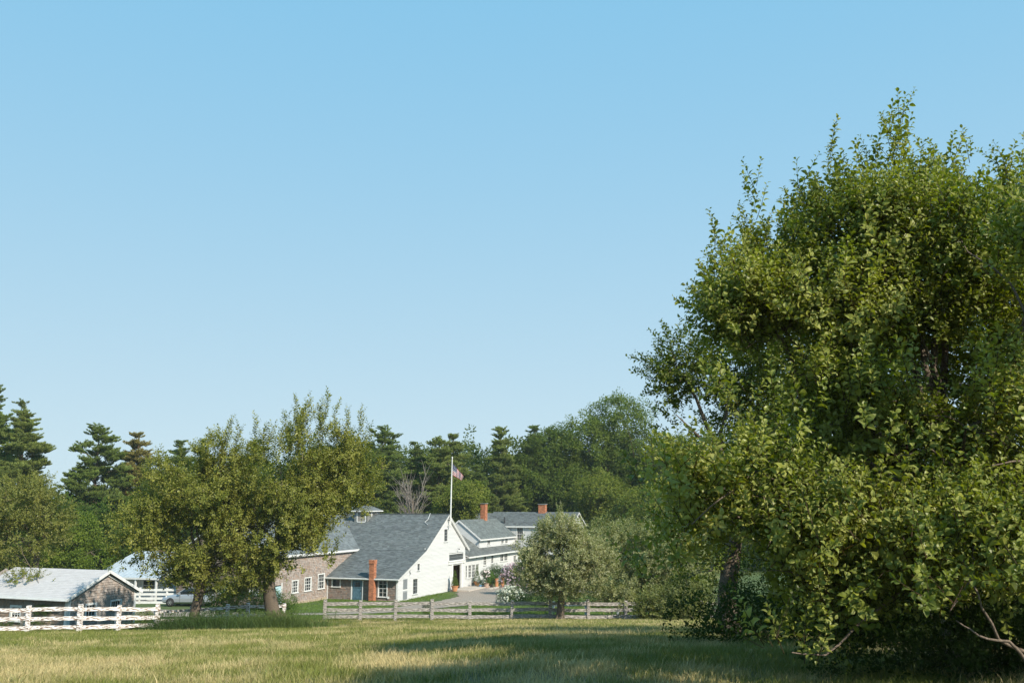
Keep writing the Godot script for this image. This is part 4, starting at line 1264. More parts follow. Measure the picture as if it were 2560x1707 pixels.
	clump(e, "foliage", [[Vector3(-0.9, 0.9, 0), Vector3(1.2, 1.0, 0.8)], [Vector3(0.9, 1.0, 0), Vector3(1.3, 1.0, 0.8)], [Vector3(0, 1.3, 0), Vector3(0.9, 0.9, 0.7)]], 420, tuft, lin(0.05, 0.085, 0.03), 0.42)
	e = thing("pink_bush", "large pink flowering bush at the end of the gravel beside the apple tree", "bush", on_ground(0.6, -95.0))
	clump(e, "foliage", [[Vector3(0, 1.2, 0), Vector3(1.9, 1.5, 1.4)], [Vector3(1.4, 0.9, 0.4), Vector3(1.6, 1.1, 1.3)], [Vector3(-0.5, 2.1, 0), Vector3(1.1, 0.9, 0.9)]], 700, tuft, lin(0.055, 0.075, 0.04), 0.42)
	clump(e, "blossom", [[Vector3(-0.3, 1.5, 0.3), Vector3(1.75, 1.4, 1.3)], [Vector3(-0.6, 2.3, 0.2), Vector3(1.1, 0.8, 0.9)]], 460, petals(1.0), lin(0.58, 0.44, 0.50), 0.19)
	e = thing("white_bush", "rounded bush thick with white blossom just behind the grey fence", "bush", on_ground(-0.1, -86.5))
	clump(e, "foliage", [[Vector3(0, 0.6, 0), Vector3(1.35, 0.85, 1.1)], [Vector3(1.0, 0.4, 0.2), Vector3(1.0, 0.6, 0.9)]], 460, tuft, lin(0.055, 0.09, 0.03), 0.38)
	clump(e, "blossom", [[Vector3(-0.1, 0.7, 0.15), Vector3(1.35, 0.85, 1.1)]], 330, petals(1.0), lin(0.74, 0.76, 0.63), 0.18)
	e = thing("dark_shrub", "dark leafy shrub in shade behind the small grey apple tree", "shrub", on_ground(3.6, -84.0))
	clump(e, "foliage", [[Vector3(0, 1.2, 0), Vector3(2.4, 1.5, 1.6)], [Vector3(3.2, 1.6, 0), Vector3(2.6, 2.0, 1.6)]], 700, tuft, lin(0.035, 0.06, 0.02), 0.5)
	e = thing("box_shrub", "small clipped dark shrub on the lawn just behind the grey fence", "shrub", on_ground(-6.0, -69.5))
	clump(e, "foliage", [[Vector3(0, 0.55, 0), Vector3(0.3, 0.62, 0.3)]], 140, fine, lin(0.04, 0.065, 0.02), 0.3)
	e = thing("flower_border", "low leafy border running behind the grey fence", "plants", on_ground(0.5, -66.5))
	var bl := []
	for i in 14:
		bl.append([Vector3(-3.6 + i * 0.55, 0.22, rf(-0.4, 0.4)), Vector3(0.6, 0.32, 0.5)])
	clump(e, "foliage", bl, 420, tuft, lin(0.07, 0.125, 0.025), 0.3)
	e = thing("fern_clump", "bright fern clump at the far corner of the shingle shed", "fern", on_ground(-25.4, -68.5))
	clump(e, "foliage", [[Vector3(0, 0.35, 0), Vector3(0.75, 0.55, 0.6)]], 150, tuft, lin(0.12, 0.15, 0.02), 0.34, 1.0)
	e = thing("shed_vine", "green vine growing over the long wall of the shingle shed", "vine", Vector3(-26.7, -7.5, -59.5), deg_to_rad(-22.4))
	clump(e, "foliage", [[Vector3(-1.9, 1.2, 0.2), Vector3(0.9, 0.35, 0.12)], [Vector3(-2.2, 0.3, 0.3), Vector3(1.4, 0.5, 0.2)], [Vector3(-5.2, 0.2, 0.3), Vector3(1.6, 0.45, 0.25)]], 360, tuft, lin(0.07, 0.11, 0.03), 0.24)
	e = thing("green_bush", "sunlit green bush behind the broken rails beneath the old trees", "bush", on_ground(-17.8, -65.0))
	clump(e, "foliage", [[Vector3(-1.2, 1.3, 0), Vector3(1.6, 1.7, 1.2)], [Vector3(0.9, 1.1, 0), Vector3(1.8, 1.4, 1.2)], [Vector3(2.6, 0.8, 0.3), Vector3(1.3, 1.0, 1.0)]], 1100, tuft, lin(0.075, 0.125, 0.02), 0.42)

# ---------------------------------------------------------------- foliage pieces

func add_leaf(s: Shape, x: Transform3D, detailed: bool, col: Color) -> void:
	if not detailed:
		var b := x * Vector3(0, 0, 0)
		var l := x * Vector3(-0.3, 0.42, 0.07)
		var r := x * Vector3(0.3, 0.42, 0.07)
		var t := x * Vector3(0, 1, -0.14)
		s.tri(b, r, t, col)
		s.tri(b, t, l, col)
		return
	var st := [[0.0, 0.0, 0.0], [0.22, 0.25, 0.04], [0.52, 0.32, 0.02], [0.8, 0.18, -0.09], [0.98, 0.0, -0.24]]
	for i in 4:
		var a: Array = st[i]
		var b: Array = st[i + 1]
		var ca := x * Vector3(0, a[0], a[2])
		var cb := x * Vector3(0, b[0], b[2])
		var la := x * Vector3(-a[1], a[0], a[2] + a[1] * 0.44)
		var lb := x * Vector3(-b[1], b[0], b[2] + b[1] * 0.44)
		var ra := x * Vector3(a[1], a[0], a[2] + a[1] * 0.44)
		var rb := x * Vector3(b[1], b[0], b[2] + b[1] * 0.44)
		if i == 0:
			s.tri(ca, rb, cb, col)
			s.tri(ca, cb, lb, col)
		elif i == 3:
			s.tri(ca, ra, cb, col)
			s.tri(ca, cb, la, col)
		else:
			s.quad(ca, ra, rb, cb, col)
			s.quad(la, ca, cb, lb, col)

# a leafy shoot along +y: stem plus leaves set spirally
func spray(count: int, length: float, leaf: float, detailed: bool, m: Material, rise := 0.55, stem_r := 0.004, first := 0.12) -> Spray:
	var out := Spray.new()
	var s := Shape.new()
	var bend := Vector3(rf(-0.12, 0.12), 0, rf(-0.12, 0.12)) * length
	var p := []
	var r := []
	for i in 4:
		var t := i / 3.0
		p.append(Vector3(0, length * t, 0) + bend * t * t)
		r.append(stem_r * (1.0 - 0.7 * t))
	var st := Shape.new()
	st.tube(p, r, 4 if detailed else 3, lin(0.16, 0.10, 0.065))
	s.v.append_array(st.v)
	s.n.append_array(st.n)
	s.c.append_array(st.c)
	out.stem = st.mesh(m)
	var turn := rf(0, TAU)
	for i in count:
		var t := lerpf(first, 1.0, (i + 0.5) / count)
		turn += 2.4 + rf(-0.3, 0.3)
		var el := rise + 0.5 * t + rf(-0.3, 0.3)
		var dir := Vector3(cos(turn) * cos(el), sin(el), sin(turn) * cos(el))
		var nn := (Vector3.UP - dir * dir.y).normalized()
		nn = nn.rotated(dir, rf(-0.7, 0.7))
		var size := leaf * (1.2 - 0.6 * t) * rf(0.55, 1.35)
		var base := Vector3(0, length * t, 0) + bend * t * t + dir * leaf * 0.22
		var x := Transform3D(Basis(dir.cross(nn) * size, dir * size, nn * size), base)
		var col := tone(Color(1, 1, 1), 0.22)
		col.b *= rf(0.7, 1.2)
		out.leaves.append(x)
		out.tones.append(col)
		add_leaf(s, x, detailed, col)
	out.mesh = s.mesh(m)
	return out

func leaf_ball(count: int, radius: float, leaf: float, flat: float, sd: int, m: Material = null) -> ArrayMesh:
	var s := Shape.new()
	for i in count:
		var d := rv()
		d.y = d.y * flat + 0.15
		var p := d * radius * pow(R.randf(), 0.5)
		var dir := (d + rv() * 0.7).normalized()
		var nn := (Vector3.UP + rv() * 0.6 - dir * dir.y).normalized()
		nn = (nn - dir * nn.dot(dir)).normalized()
		var size := leaf * rf(0.75, 1.3)
		add_leaf(s, Transform3D(Basis(dir.cross(nn) * size, dir * size, nn * size), p), false, tone(Color(1, 1, 1), 0.25))
	return s.mesh(m if m else M.far_leaf)

var petal_mesh: ArrayMesh

func petals(_size: float) -> ArrayMesh:
	if petal_mesh == null:
		var s := Shape.new()
		for i in 9:
			var d := rv()
			d.y = absf(d.y)
			var nn := d
			var x := nn.cross(Vector3(0.2, 0.3, 0.9)).normalized()
			s.block(Transform3D(Basis(x, nn, x.cross(nn)), d * 0.42 * rf(0.5, 1.0)), Vector3(0.3, 0.05, 0.3), tone(Color(1, 1, 1), 0.08))
		petal_mesh = s.mesh(M.flower)
	return petal_mesh

func needle_plume(count: int) -> ArrayMesh:
	# a flat upturned plume of pine needles, about a metre long and wide
	var s := Shape.new()
	for i in count:
		var p := Vector3(rf(-0.42, 0.42), rf(0.0, 0.95), 0)
		p.x *= 1.1 - absf(p.y - 0.45)
		p.z = rf(-0.02, 0.10) + 0.08 * p.y
		for k in 5:
			var dir := Vector3(p.x * 1.2 + rf(-0.6, 0.6), rf(0.1, 1.0), rf(0.15, 1.0)).normalized()
			var side := dir.cross(rv()).normalized() * 0.034
			var l := rf(0.18, 0.32)
			s.tri(p - side, p + side, p + dir * l, tone(Color(1, 1, 1), 0.25))
	return s.mesh(M.needle)

func crown(blobs: Array, count: int, shell: float, gaps: float, freq: float) -> Array:
	# points with outward directions, spread through ellipsoids, thinned where a noise is low so that light comes through
	var out := []
	var total := 0.0
	var sums := []
	for b in blobs:
		var r: Vector3 = b[1]
		total += pow(r.x * r.y * r.z, 0.72) * (b[2] if b.size() > 2 else 1.0)
		sums.append(total)
	var tries := 0
	while out.size() < count and tries < count * 6:
		tries += 1
		var pick := R.randf() * total
		var k := 0
		while sums[k] < pick:
			k += 1
		var b: Array = blobs[k]
		var d := rv()
		var r := pow(R.randf(), shell)
		var p: Vector3 = b[0] + d * b[1] * r * (1.0 + 0.22 * wobble.get_noise_3dv(b[0] + d * 3.0))
		if wobble.get_noise_3dv(p * freq) < gaps + 0.1 * (1.0 - r):
			continue
		out.append([p, (d / b[1]).normalized(), r])
	return out

func leafy(root: Node3D, pts: Array, sprays: Array, colors: Array, size: float, out_w: float, up_w: float, rnd_w: float) -> Array:
	# one scattered mesh per kind of spray; returns the placements
	var where := []
	var tint := []
	for i in sprays.size():
		where.append([])
		tint.append([])
	var all := []
	for q in pts:
		var p: Vector3 = q[0]
		var axis: Vector3 = q[1] * out_w + Vector3.UP * up_w + rv() * rnd_w
		var k := R.randi() % sprays.size()
		var x := Transform3D(steer(axis, rf(0, TAU)).scaled(Vector3.ONE * size * rf(0.75, 1.25)), p)
		var mix := clampf(0.5 + 0.7 * wobble.get_noise_3dv(p * 1.7 + Vector3(40, 0, 0)) + rf(-0.25, 0.25), 0, 1)
		var col: Color = tone(colors[0].lerp(colors[1], mix), 0.12)
		where[k].append(x)
		tint[k].append(col)
		all.append([x, col, k])
	for i in sprays.size():
		if where[i]:
			many("foliage", sprays[i], where[i], tint[i], root)
	return all

func limb_path(a: Vector3, b: Vector3, segs: int, wild: float, lift: float) -> Array:
	var p := []
	var l := (b - a).length()
	for i in segs + 1:
		var t := float(i) / segs
		var q := a.lerp(b, t) + Vector3.UP * lift * l * sin(t * PI)
		if i > 0 and i < segs:
			q += rv() * wild * l
		p.append(q)
	return p

func taper(n: int, r0: float, r1: float) -> Array:
	var r := []
	for i in n:
		r.append(lerpf(r0, r1, pow(i / float(n - 1), 0.8)))
	return r

func skeleton(root: Node3D, trunk: Array, radii: Array, blobs: Array, pts: Array, thin: int, bark: Material, twig: Material) -> void:
	# trunk, one limb to each mass of the crown, and thinner branches on to points spread through it
	var s := Shape.new()
	s.tube(trunk, radii, 12)
	# root flare
	for i in 5:
		var a := TAU * i / 5 + rf(-0.3, 0.3)
		var d := Vector3(cos(a), 0, sin(a))
		s.tube([trunk[0] + Vector3.UP * radii[0] * 1.6 + d * radii[0] * 0.4, trunk[0] + d * radii[0] * 1.1 + Vector3.UP * 0.1, trunk[0] + d * radii[0] * 1.9 - Vector3.UP * 0.25], [radii[0] * 0.5, radii[0] * 0.42, radii[0] * 0.2], 6)
	part("trunk", s, bark, root)
	var paths := []
	for b in blobs:
		var from: Vector3 = trunk[-1]
		for q in trunk:
			if q.y > trunk[0].y + (trunk[-1].y - trunk[0].y) * 0.55 and (q - b[0]).length() < (from - b[0]).length():
				from = q
		var r0: float = radii[-1] * 0.55
		var path := limb_path(from, b[0] + Vector3.UP * b[1].y * 0.25, 6, 0.05, 0.06)
		var t := Shape.new()
		t.tube(path, taper(7, r0, r0 * 0.1), 7)
		part("limb", t, bark, root)
		paths.append(path)
	if thin <= 0 or pts.is_empty():
		return
	var w := Shape.new()
	for i in thin:
		var q: Array = pts[(i * 37) % pts.size()]
		var best: Vector3 = paths[0][3]
		var dist := INF
		for path in paths:
			for k in range(2, 7):
				var dd: float = (path[k] - q[0]).length()
				if dd < dist:
					dist = dd
					best = path[k]
		if dist > 0.05:
			var r0 := clampf(dist * 0.013, 0.008, 0.05)
			w.tube(limb_path(best, q[0], 4, 0.06, 0.05), taper(5, r0, r0 * 0.35), 5)
	part("twigs", w, twig, root, true)

# ---------------------------------------------------------------- the far trees

func pine(label: String, top: Vector3, radius: float, col: Color, bare := 0.12, group := "pines beyond the farm") -> void:
	var base := on_ground(top.x, top.z)
	var h := top.y - base.y
	var t := thing("pine_tree", label, "tree", base, 0.0, group)
	var s := Shape.new()
	s.tube([Vector3(0, -0.3, 0), Vector3(rf(-0.2, 0.2), h * 0.5, 0), Vector3(0, h * 0.97, 0)], [0.36, 0.25, 0.04], 8)
	part("trunk", s, M.pine_bark, t)
	var where := [[], [], []]
	var tint := [[], [], []]
	var b := Shape.new()
	var power := rf(0.42, 0.7)
	var lean := Vector3(rf(-1, 1), 0, rf(-1, 1)) * 0.5
	var lobes := int(h * rf(4.6, 5.6))
	for i in lobes:
		# flat clouds of needles at the ends of the boughs
		var f := pow((i + R.randf()) / lobes, 0.9) * (1.0 - bare)
		var a := i * 2.4 + rf(-0.6, 0.6)
		var reach := radius * (0.13 + pow(f, power) * 1.08) * (rf(0.7, 1.3) if f < 0.7 else rf(0.6, 1.15))
		var rx := clampf(radius * (0.17 + 0.3 * f) * rf(0.7, 1.35), 0.45, 1.9)
		var dirv := Vector3(cos(a), 0, sin(a))
		var hub := Vector3(0, h * (1.0 - f) - rx * 0.2, 0) + lean * f * (1.0 - f)
		var c := hub + dirv * maxf(0.0, reach - rx) + Vector3.UP * rf(-0.7, 0.8)
		b.tube([hub - Vector3.UP * 0.25 * reach * (1.0 - f), hub.lerp(c, 0.6), c + dirv * rx * 0.6], [0.06, 0.04, 0.012], 3, lin(0.17, 0.13, 0.10))
		var own := tone(col, 0.16)
		for k in int(8 + 11 * rx * rx):
			var d := rv()
			var p := c + Vector3(d.x * rx, d.y * rx * 0.42 + 0.1 * rx, d.z * rx) * pow(R.randf(), 0.5)
			var out := (Vector3(d.x, 0, d.z) + dirv * 0.6 + Vector3.UP * rf(0.1, 0.7)).normalized()
			var xx := out.cross(Vector3.UP).normalized()
			var kk := R.randi() % 3
			where[kk].append(Transform3D(Basis(xx, out, xx.cross(out)).scaled(Vector3.ONE * rf(0.6, 1.1) * minf(1.0, 0.6 + f * 1.6)), p - out * 0.3))
			tint[kk].append(tone(own, 0.16))
	for i in 8:
		where[i % 3].append(Transform3D(steer(Vector3.UP + rv() * 0.35, rf(0, TAU)).scaled(Vector3.ONE * rf(0.3, 0.55)), Vector3(rf(-0.1, 0.1), h - 0.25 - rf(0, 1.1), rf(-0.1, 0.1))))
		tint[i % 3].append(tone(col, 0.2))
	part("branches", b, M.tint, t, true)
	for k in 3:
		many("foliage", plumes[k], where[k], tint[k], t)

var plumes := []
var clusters := []

func broadleaf(label: String, called: String, blobs: Array, count: int, colors: Array, size: float, trunk_r: float, group := "broadleaf trees beyond the farm") -> void:
	var mid := Vector3.ZERO
	for b in blobs:
		mid += b[0]
	mid /= blobs.size()
	var base := on_ground(mid.x, mid.z)
	var t := thing(called, label, "tree", base, 0.0, group)
	var local := []
	for b in blobs:
		var e: Array = b.duplicate()
		e[0] = b[0] - base
		local.append(e)
	var pts := crown(local, count, 0.32, -0.16, 0.8)
	leafy(t, pts, clusters, colors, size, 1.0, 0.5, 0.5)
	var hgt: float = (mid - base).y
	skeleton(t, [Vector3(0, -0.3, 0), Vector3(0.1, hgt * 0.3, 0), Vector3(0, hgt * 0.7, 0)], [trunk_r, trunk_r * 0.8, trunk_r * 0.5], local, pts, 24, M.pine_bark, M.twig)

func make_far_trees() -> void:
	for i in 3:
		plumes.append(needle_plume(44))
	for i in 4:
		clusters.append(leaf_ball(34, 0.62, 0.24, 0.75, i))
	var deep := lin(0.185, 0.245, 0.06)
	var mid := lin(0.24, 0.285, 0.075)
	var warm := lin(0.30, 0.26, 0.085)
	pine("tall pine cut by the picture's edge beyond the shingle shed", Vector3(-61.71, 13.42, -114.00), 4.2, deep, 0.15)
	pine("tallest pine beyond the shed, with a flat crown and bare trunk showing", Vector3(-55.98, 11.06, -110.00), 4.6, mid, 0.1)
	pine("broad dark pine with layered boughs beyond the shed ridge", Vector3(-48.10, 8.64, -112.00), 4.7, deep, 0.12)
	pine("pine with brownish lower boughs just beyond the dark layered one", Vector3(-45.82, 8.32, -118.00), 3.9, warm, 0.2)
	pine("dark pine just showing over the old apple crowns, nearest the brownish pine", Vector3(-41.91, 7.19, -122.00), 3.6, deep, 0.1)
	pine("pine with a pointed tip beside the tall shoots of the old apple trees", Vector3(-41.12, 7.75, -128.00), 3.2, deep, 0.1)
	pine("pine hidden behind the old apple crowns except for glimpses of its top", Vector3(-33.48, 8.00, -126.00), 3.6, mid, 0.1)
	pine("pine rising behind the bare dead tree and the cupola", Vector3(-17.32, 10.09, -128.00), 4.0, deep, 0.1)
	pine("slim pine between the dead tree and the flagpole", Vector3(-12.95, 7.87, -130.00), 3.2, deep, 0.08)
	pine("bushy pine directly behind the flag", Vector3(-9.53, 8.67, -126.00), 4.2, mid, 0.06)
	pine("pine with a thin spire just beyond the flagpole", Vector3(-7.95, 9.27, -130.00), 3.4, mid, 0.06)
	pine("pine with a neat pointed top above the slim brick chimney", Vector3(-1.61, 11.15, -143.00), 3.7, mid, 0.06)
	pine("dark pine leaning into the great maple above the farmhouse", Vector3(3.45, 11.91, -148.00), 4.0, deep, 0.06)
	pine("low spreading pine behind the barn roof between flagpole and dead tree", Vector3(-11.63, 3.91, -128.00), 4.4, mid, 0.02)
	pine("low spreading pine behind the slim brick chimney", Vector3(-5.25, 5.46, -141.00), 4.2, deep, 0.02)
	pine("dark pine shading the wood behind the farmhouse roof", Vector3(1.24, 6.12, -150.00), 4.6, deep, 0.02)
	var green := [lin(0.11, 0.165, 0.02), lin(0.185, 0.235, 0.04)]
	var light := [lin(0.16, 0.205, 0.026), lin(0.25, 0.27, 0.048)]
	broadleaf("great round topped maple, the tallest tree behind the farmhouse", "maple_tree", [[Vector3(16.56, 12.32, -150.00), Vector3(5.85, 4.62, 5.50)], [Vector3(10.44, 9.09, -148.00), Vector3(5.77, 4.56, 5.00)], [Vector3(19.59, 6.04, -148.00), Vector3(6.68, 5.47, 5.50)], [Vector3(13.33, 2.99, -147.00), Vector3(7.84, 5.43, 5.50)], [Vector3(8.54, 2.40, -148.00), Vector3(5.47, 4.86, 5.00)]], 1900, green, 1.25, 0.5)
	broadleaf("dark maple between the great maple and the pines, over the farmhouse roof", "maple_tree", [[Vector3(5.82, 6.64, -148.00), Vector3(4.56, 4.86, 4.50)], [Vector3(3.03, 3.59, -147.00), Vector3(5.13, 4.22, 4.50)], [Vector3(7.26, 1.19, -147.00), Vector3(4.83, 3.62, 4.50)]], 1000, [lin(0.10, 0.155, 0.02), lin(0.16, 0.215, 0.034)], 1.2, 0.4)
	broadleaf("yellowish green tree in front of the great maple, beside the farmhouse gable", "ash_tree", [[Vector3(12.58, 1.13, -139.00), Vector3(3.99, 3.42, 4.00)], [Vector3(15.74, -1.11, -137.00), Vector3(5.06, 3.37, 4.50)], [Vector3(10.42, -0.57, -141.00), Vector3(3.47, 2.89, 3.50)]], 760, light, 1.1, 0.3)
	broadleaf("light green tree standing behind the flagpole and the barn ridge", "ash_tree", [[Vector3(-5.68, 0.73, -120.00), Vector3(2.71, 2.22, 3.00)], [Vector3(-6.84, -0.72, -119.00), Vector3(2.69, 1.95, 3.00)]], 420, light, 0.95, 0.25)
	broadleaf("tree of light green leaves seen between the two big apple trees", "ash_tree", [[Vector3(23.37, 4.50, -138.00), Vector3(4.53, 5.10, 5.00)], [Vector3(26.85, 1.10, -136.00), Vector3(5.02, 5.02, 5.00)], [Vector3(19.51, -0.53, -132.00), Vector3(4.33, 3.25, 4.50)]], 900, light, 1.15, 0.35)
	broadleaf("distant green tree glimpsed through the upper apple boughs", "maple_tree", [[Vector3(35.83, 3.99, -140.00), Vector3(6.32, 4.60, 5.00)], [Vector3(41.44, 1.12, -138.00), Vector3(6.23, 4.53, 5.00)]], 800, green, 1.2, 0.4)
	broadleaf("distant green tree mostly hidden behind the nearest apple tree", "maple_tree", [[Vector3(51.98, 3.42, -140.00), Vector3(7.47, 5.17, 5.00)], [Vector3(62.33, 2.85, -140.00), Vector3(8.04, 5.17, 5.00)], [Vector3(72.77, 3.42, -140.00), Vector3(7.47, 5.17, 5.00)]], 1100, green, 1.25, 0.4)
	broadleaf("bright yellow green young tree beyond the shed ridge", "young_tree", [[Vector3(-40.99, -2.78, -92.00), Vector3(2.08, 1.89, 2.60)], [Vector3(-39.09, -4.75, -91.00), Vector3(1.68, 1.49, 2.20)], [Vector3(-41.86, -4.93, -91.00), Vector3(1.87, 1.31, 2.20)]], 560, [lin(0.125, 0.185, 0.02), lin(0.20, 0.25, 0.034)], 0.75, 0.16)
	broadleaf("dark green tree low behind the old apple trees and the outbuilding", "maple_tree", [[Vector3(-39.54, -0.45, -112.00), Vector3(4.14, 3.68, 4.00)], [Vector3(-41.92, -3.48, -108.00), Vector3(3.10, 2.66, 3.50)]], 700, [lin(0.085, 0.14, 0.022), lin(0.14, 0.19, 0.03)], 1.0, 0.3)
	broadleaf("dark green tree behind the barn's cross wing, under the pines", "maple_tree", [[Vector3(-33.17, 1.98, -122.00), Vector3(5.51, 4.01, 4.00)], [Vector3(-25.16, 2.98, -122.00), Vector3(5.01, 3.50, 4.00)], [Vector3(-21.03, 5.06, -124.00), Vector3(3.56, 3.05, 4.00)]], 900, [lin(0.085, 0.14, 0.022), lin(0.14, 0.19, 0.03)], 1.1, 0.3)
	# the dead tree
	var base := on_ground(-11.4, -110.5)
	var t := thing("dead_tree", "bare grey dead tree between the old apple crown and the flag", "tree", base)
	var s := Shape.new()
	s.tube([Vector3(0, -0.3, 0), Vector3(0.15, 5, 0), Vector3(0.1, 9, 0)], [0.22, 0.16, 0.11], 8)
	part("trunk", s, M.bark, t)
	var w := Shape.new()
	var pale := laid(plain(1, 1, 1, 0.9), noise_map(0.05, 3, [Color(0.38, 0.35, 0.33), Color(0.56, 0.53, 0.50)], [0.2, 0.8], 256, 47), Vector3(3, 1, 3))
	for i in 26:
		var y0 := rf(3.0, 8.8)
		var a := rf(0, TAU)
		var l := rf(3.0, 6.0)
		var d := Vector3(cos(a) * 0.42, rf(0.75, 1.3), sin(a) * 0.42).normalized()
		var path := limb_path(Vector3(0.12, y0, 0), Vector3(0.12, y0, 0) + d * l, 5, 0.025, -0.03)
		w.tube(path, taper(6, 0.06, 0.014), 5)
		for k in 9:
			var from: Vector3 = path[1 + R.randi() % 4]
			var d2 := (d + rv() * 0.6).normalized()
			w.tube(limb_path(from, from + d2 * rf(0.8, 2.2), 3, 0.03, 0.0), [0.028, 0.022, 0.016, 0.01], 3)
	part("branches", w, pale, t, true)
	# woodland floor: the mass of growth under the trees
	var where := []
	var tint := []
	for i in 5200:
		var x := rf(-95, 90)
		var d := rf(100, 124) if x < -26 else rf(141, 158) if x > -14 and x < 14 else rf(124, 146)
		var top := (6.5 if x > -26 else 8.6) + 3.0 * patch.get_noise_2d(x * 0.6, 3.0)
		where.append(Transform3D(steer(Vector3.UP + rv(), rf(0, TAU)).scaled(Vector3.ONE * rf(1.3, 2.2)), Vector3(x, -8.6 + R.randf() * top, -d)))
		tint.append(tone(lin(0.085, 0.14, 0.022), 0.3))
	var fw := []
	var ft := []
	for i in 6500:
		var x := rf(-34, 60)
		var d := rf(146, 168)
		var top := 16.0 + 4.5 * patch.get_noise_2d(x * 1.1, d * 0.7) + 2.5 * patch.get_noise_2d(x * 5.0, d * 3.0)
		fw.append(Transform3D(steer(Vector3.UP + rv(), rf(0, TAU)).scaled(Vector3.ONE * rf(1.2, 2.0)), Vector3(x, -8.6 + (1.0 - pow(R.randf(), 1.5)) * top, -d)))
		ft.append(tone(lin(0.08, 0.125, 0.024).lerp(lin(0.13, 0.16, 0.035), clampf(0.5 + patch.get_noise_2d(x * 3.0, d), 0, 1)), 0.25))
	tag(many("far_wood", clusters[1], fw, ft), "continuous dark green wood closing the view behind barn and farmhouse", "wood", "", "stuff")
	var o := many("woodland_undergrowth", clusters[0], where, tint)
	tag(o, "dense green undergrowth along the foot of the wood behind the farm", "undergrowth", "", "stuff")

# ---------------------------------------------------------------- the orchard

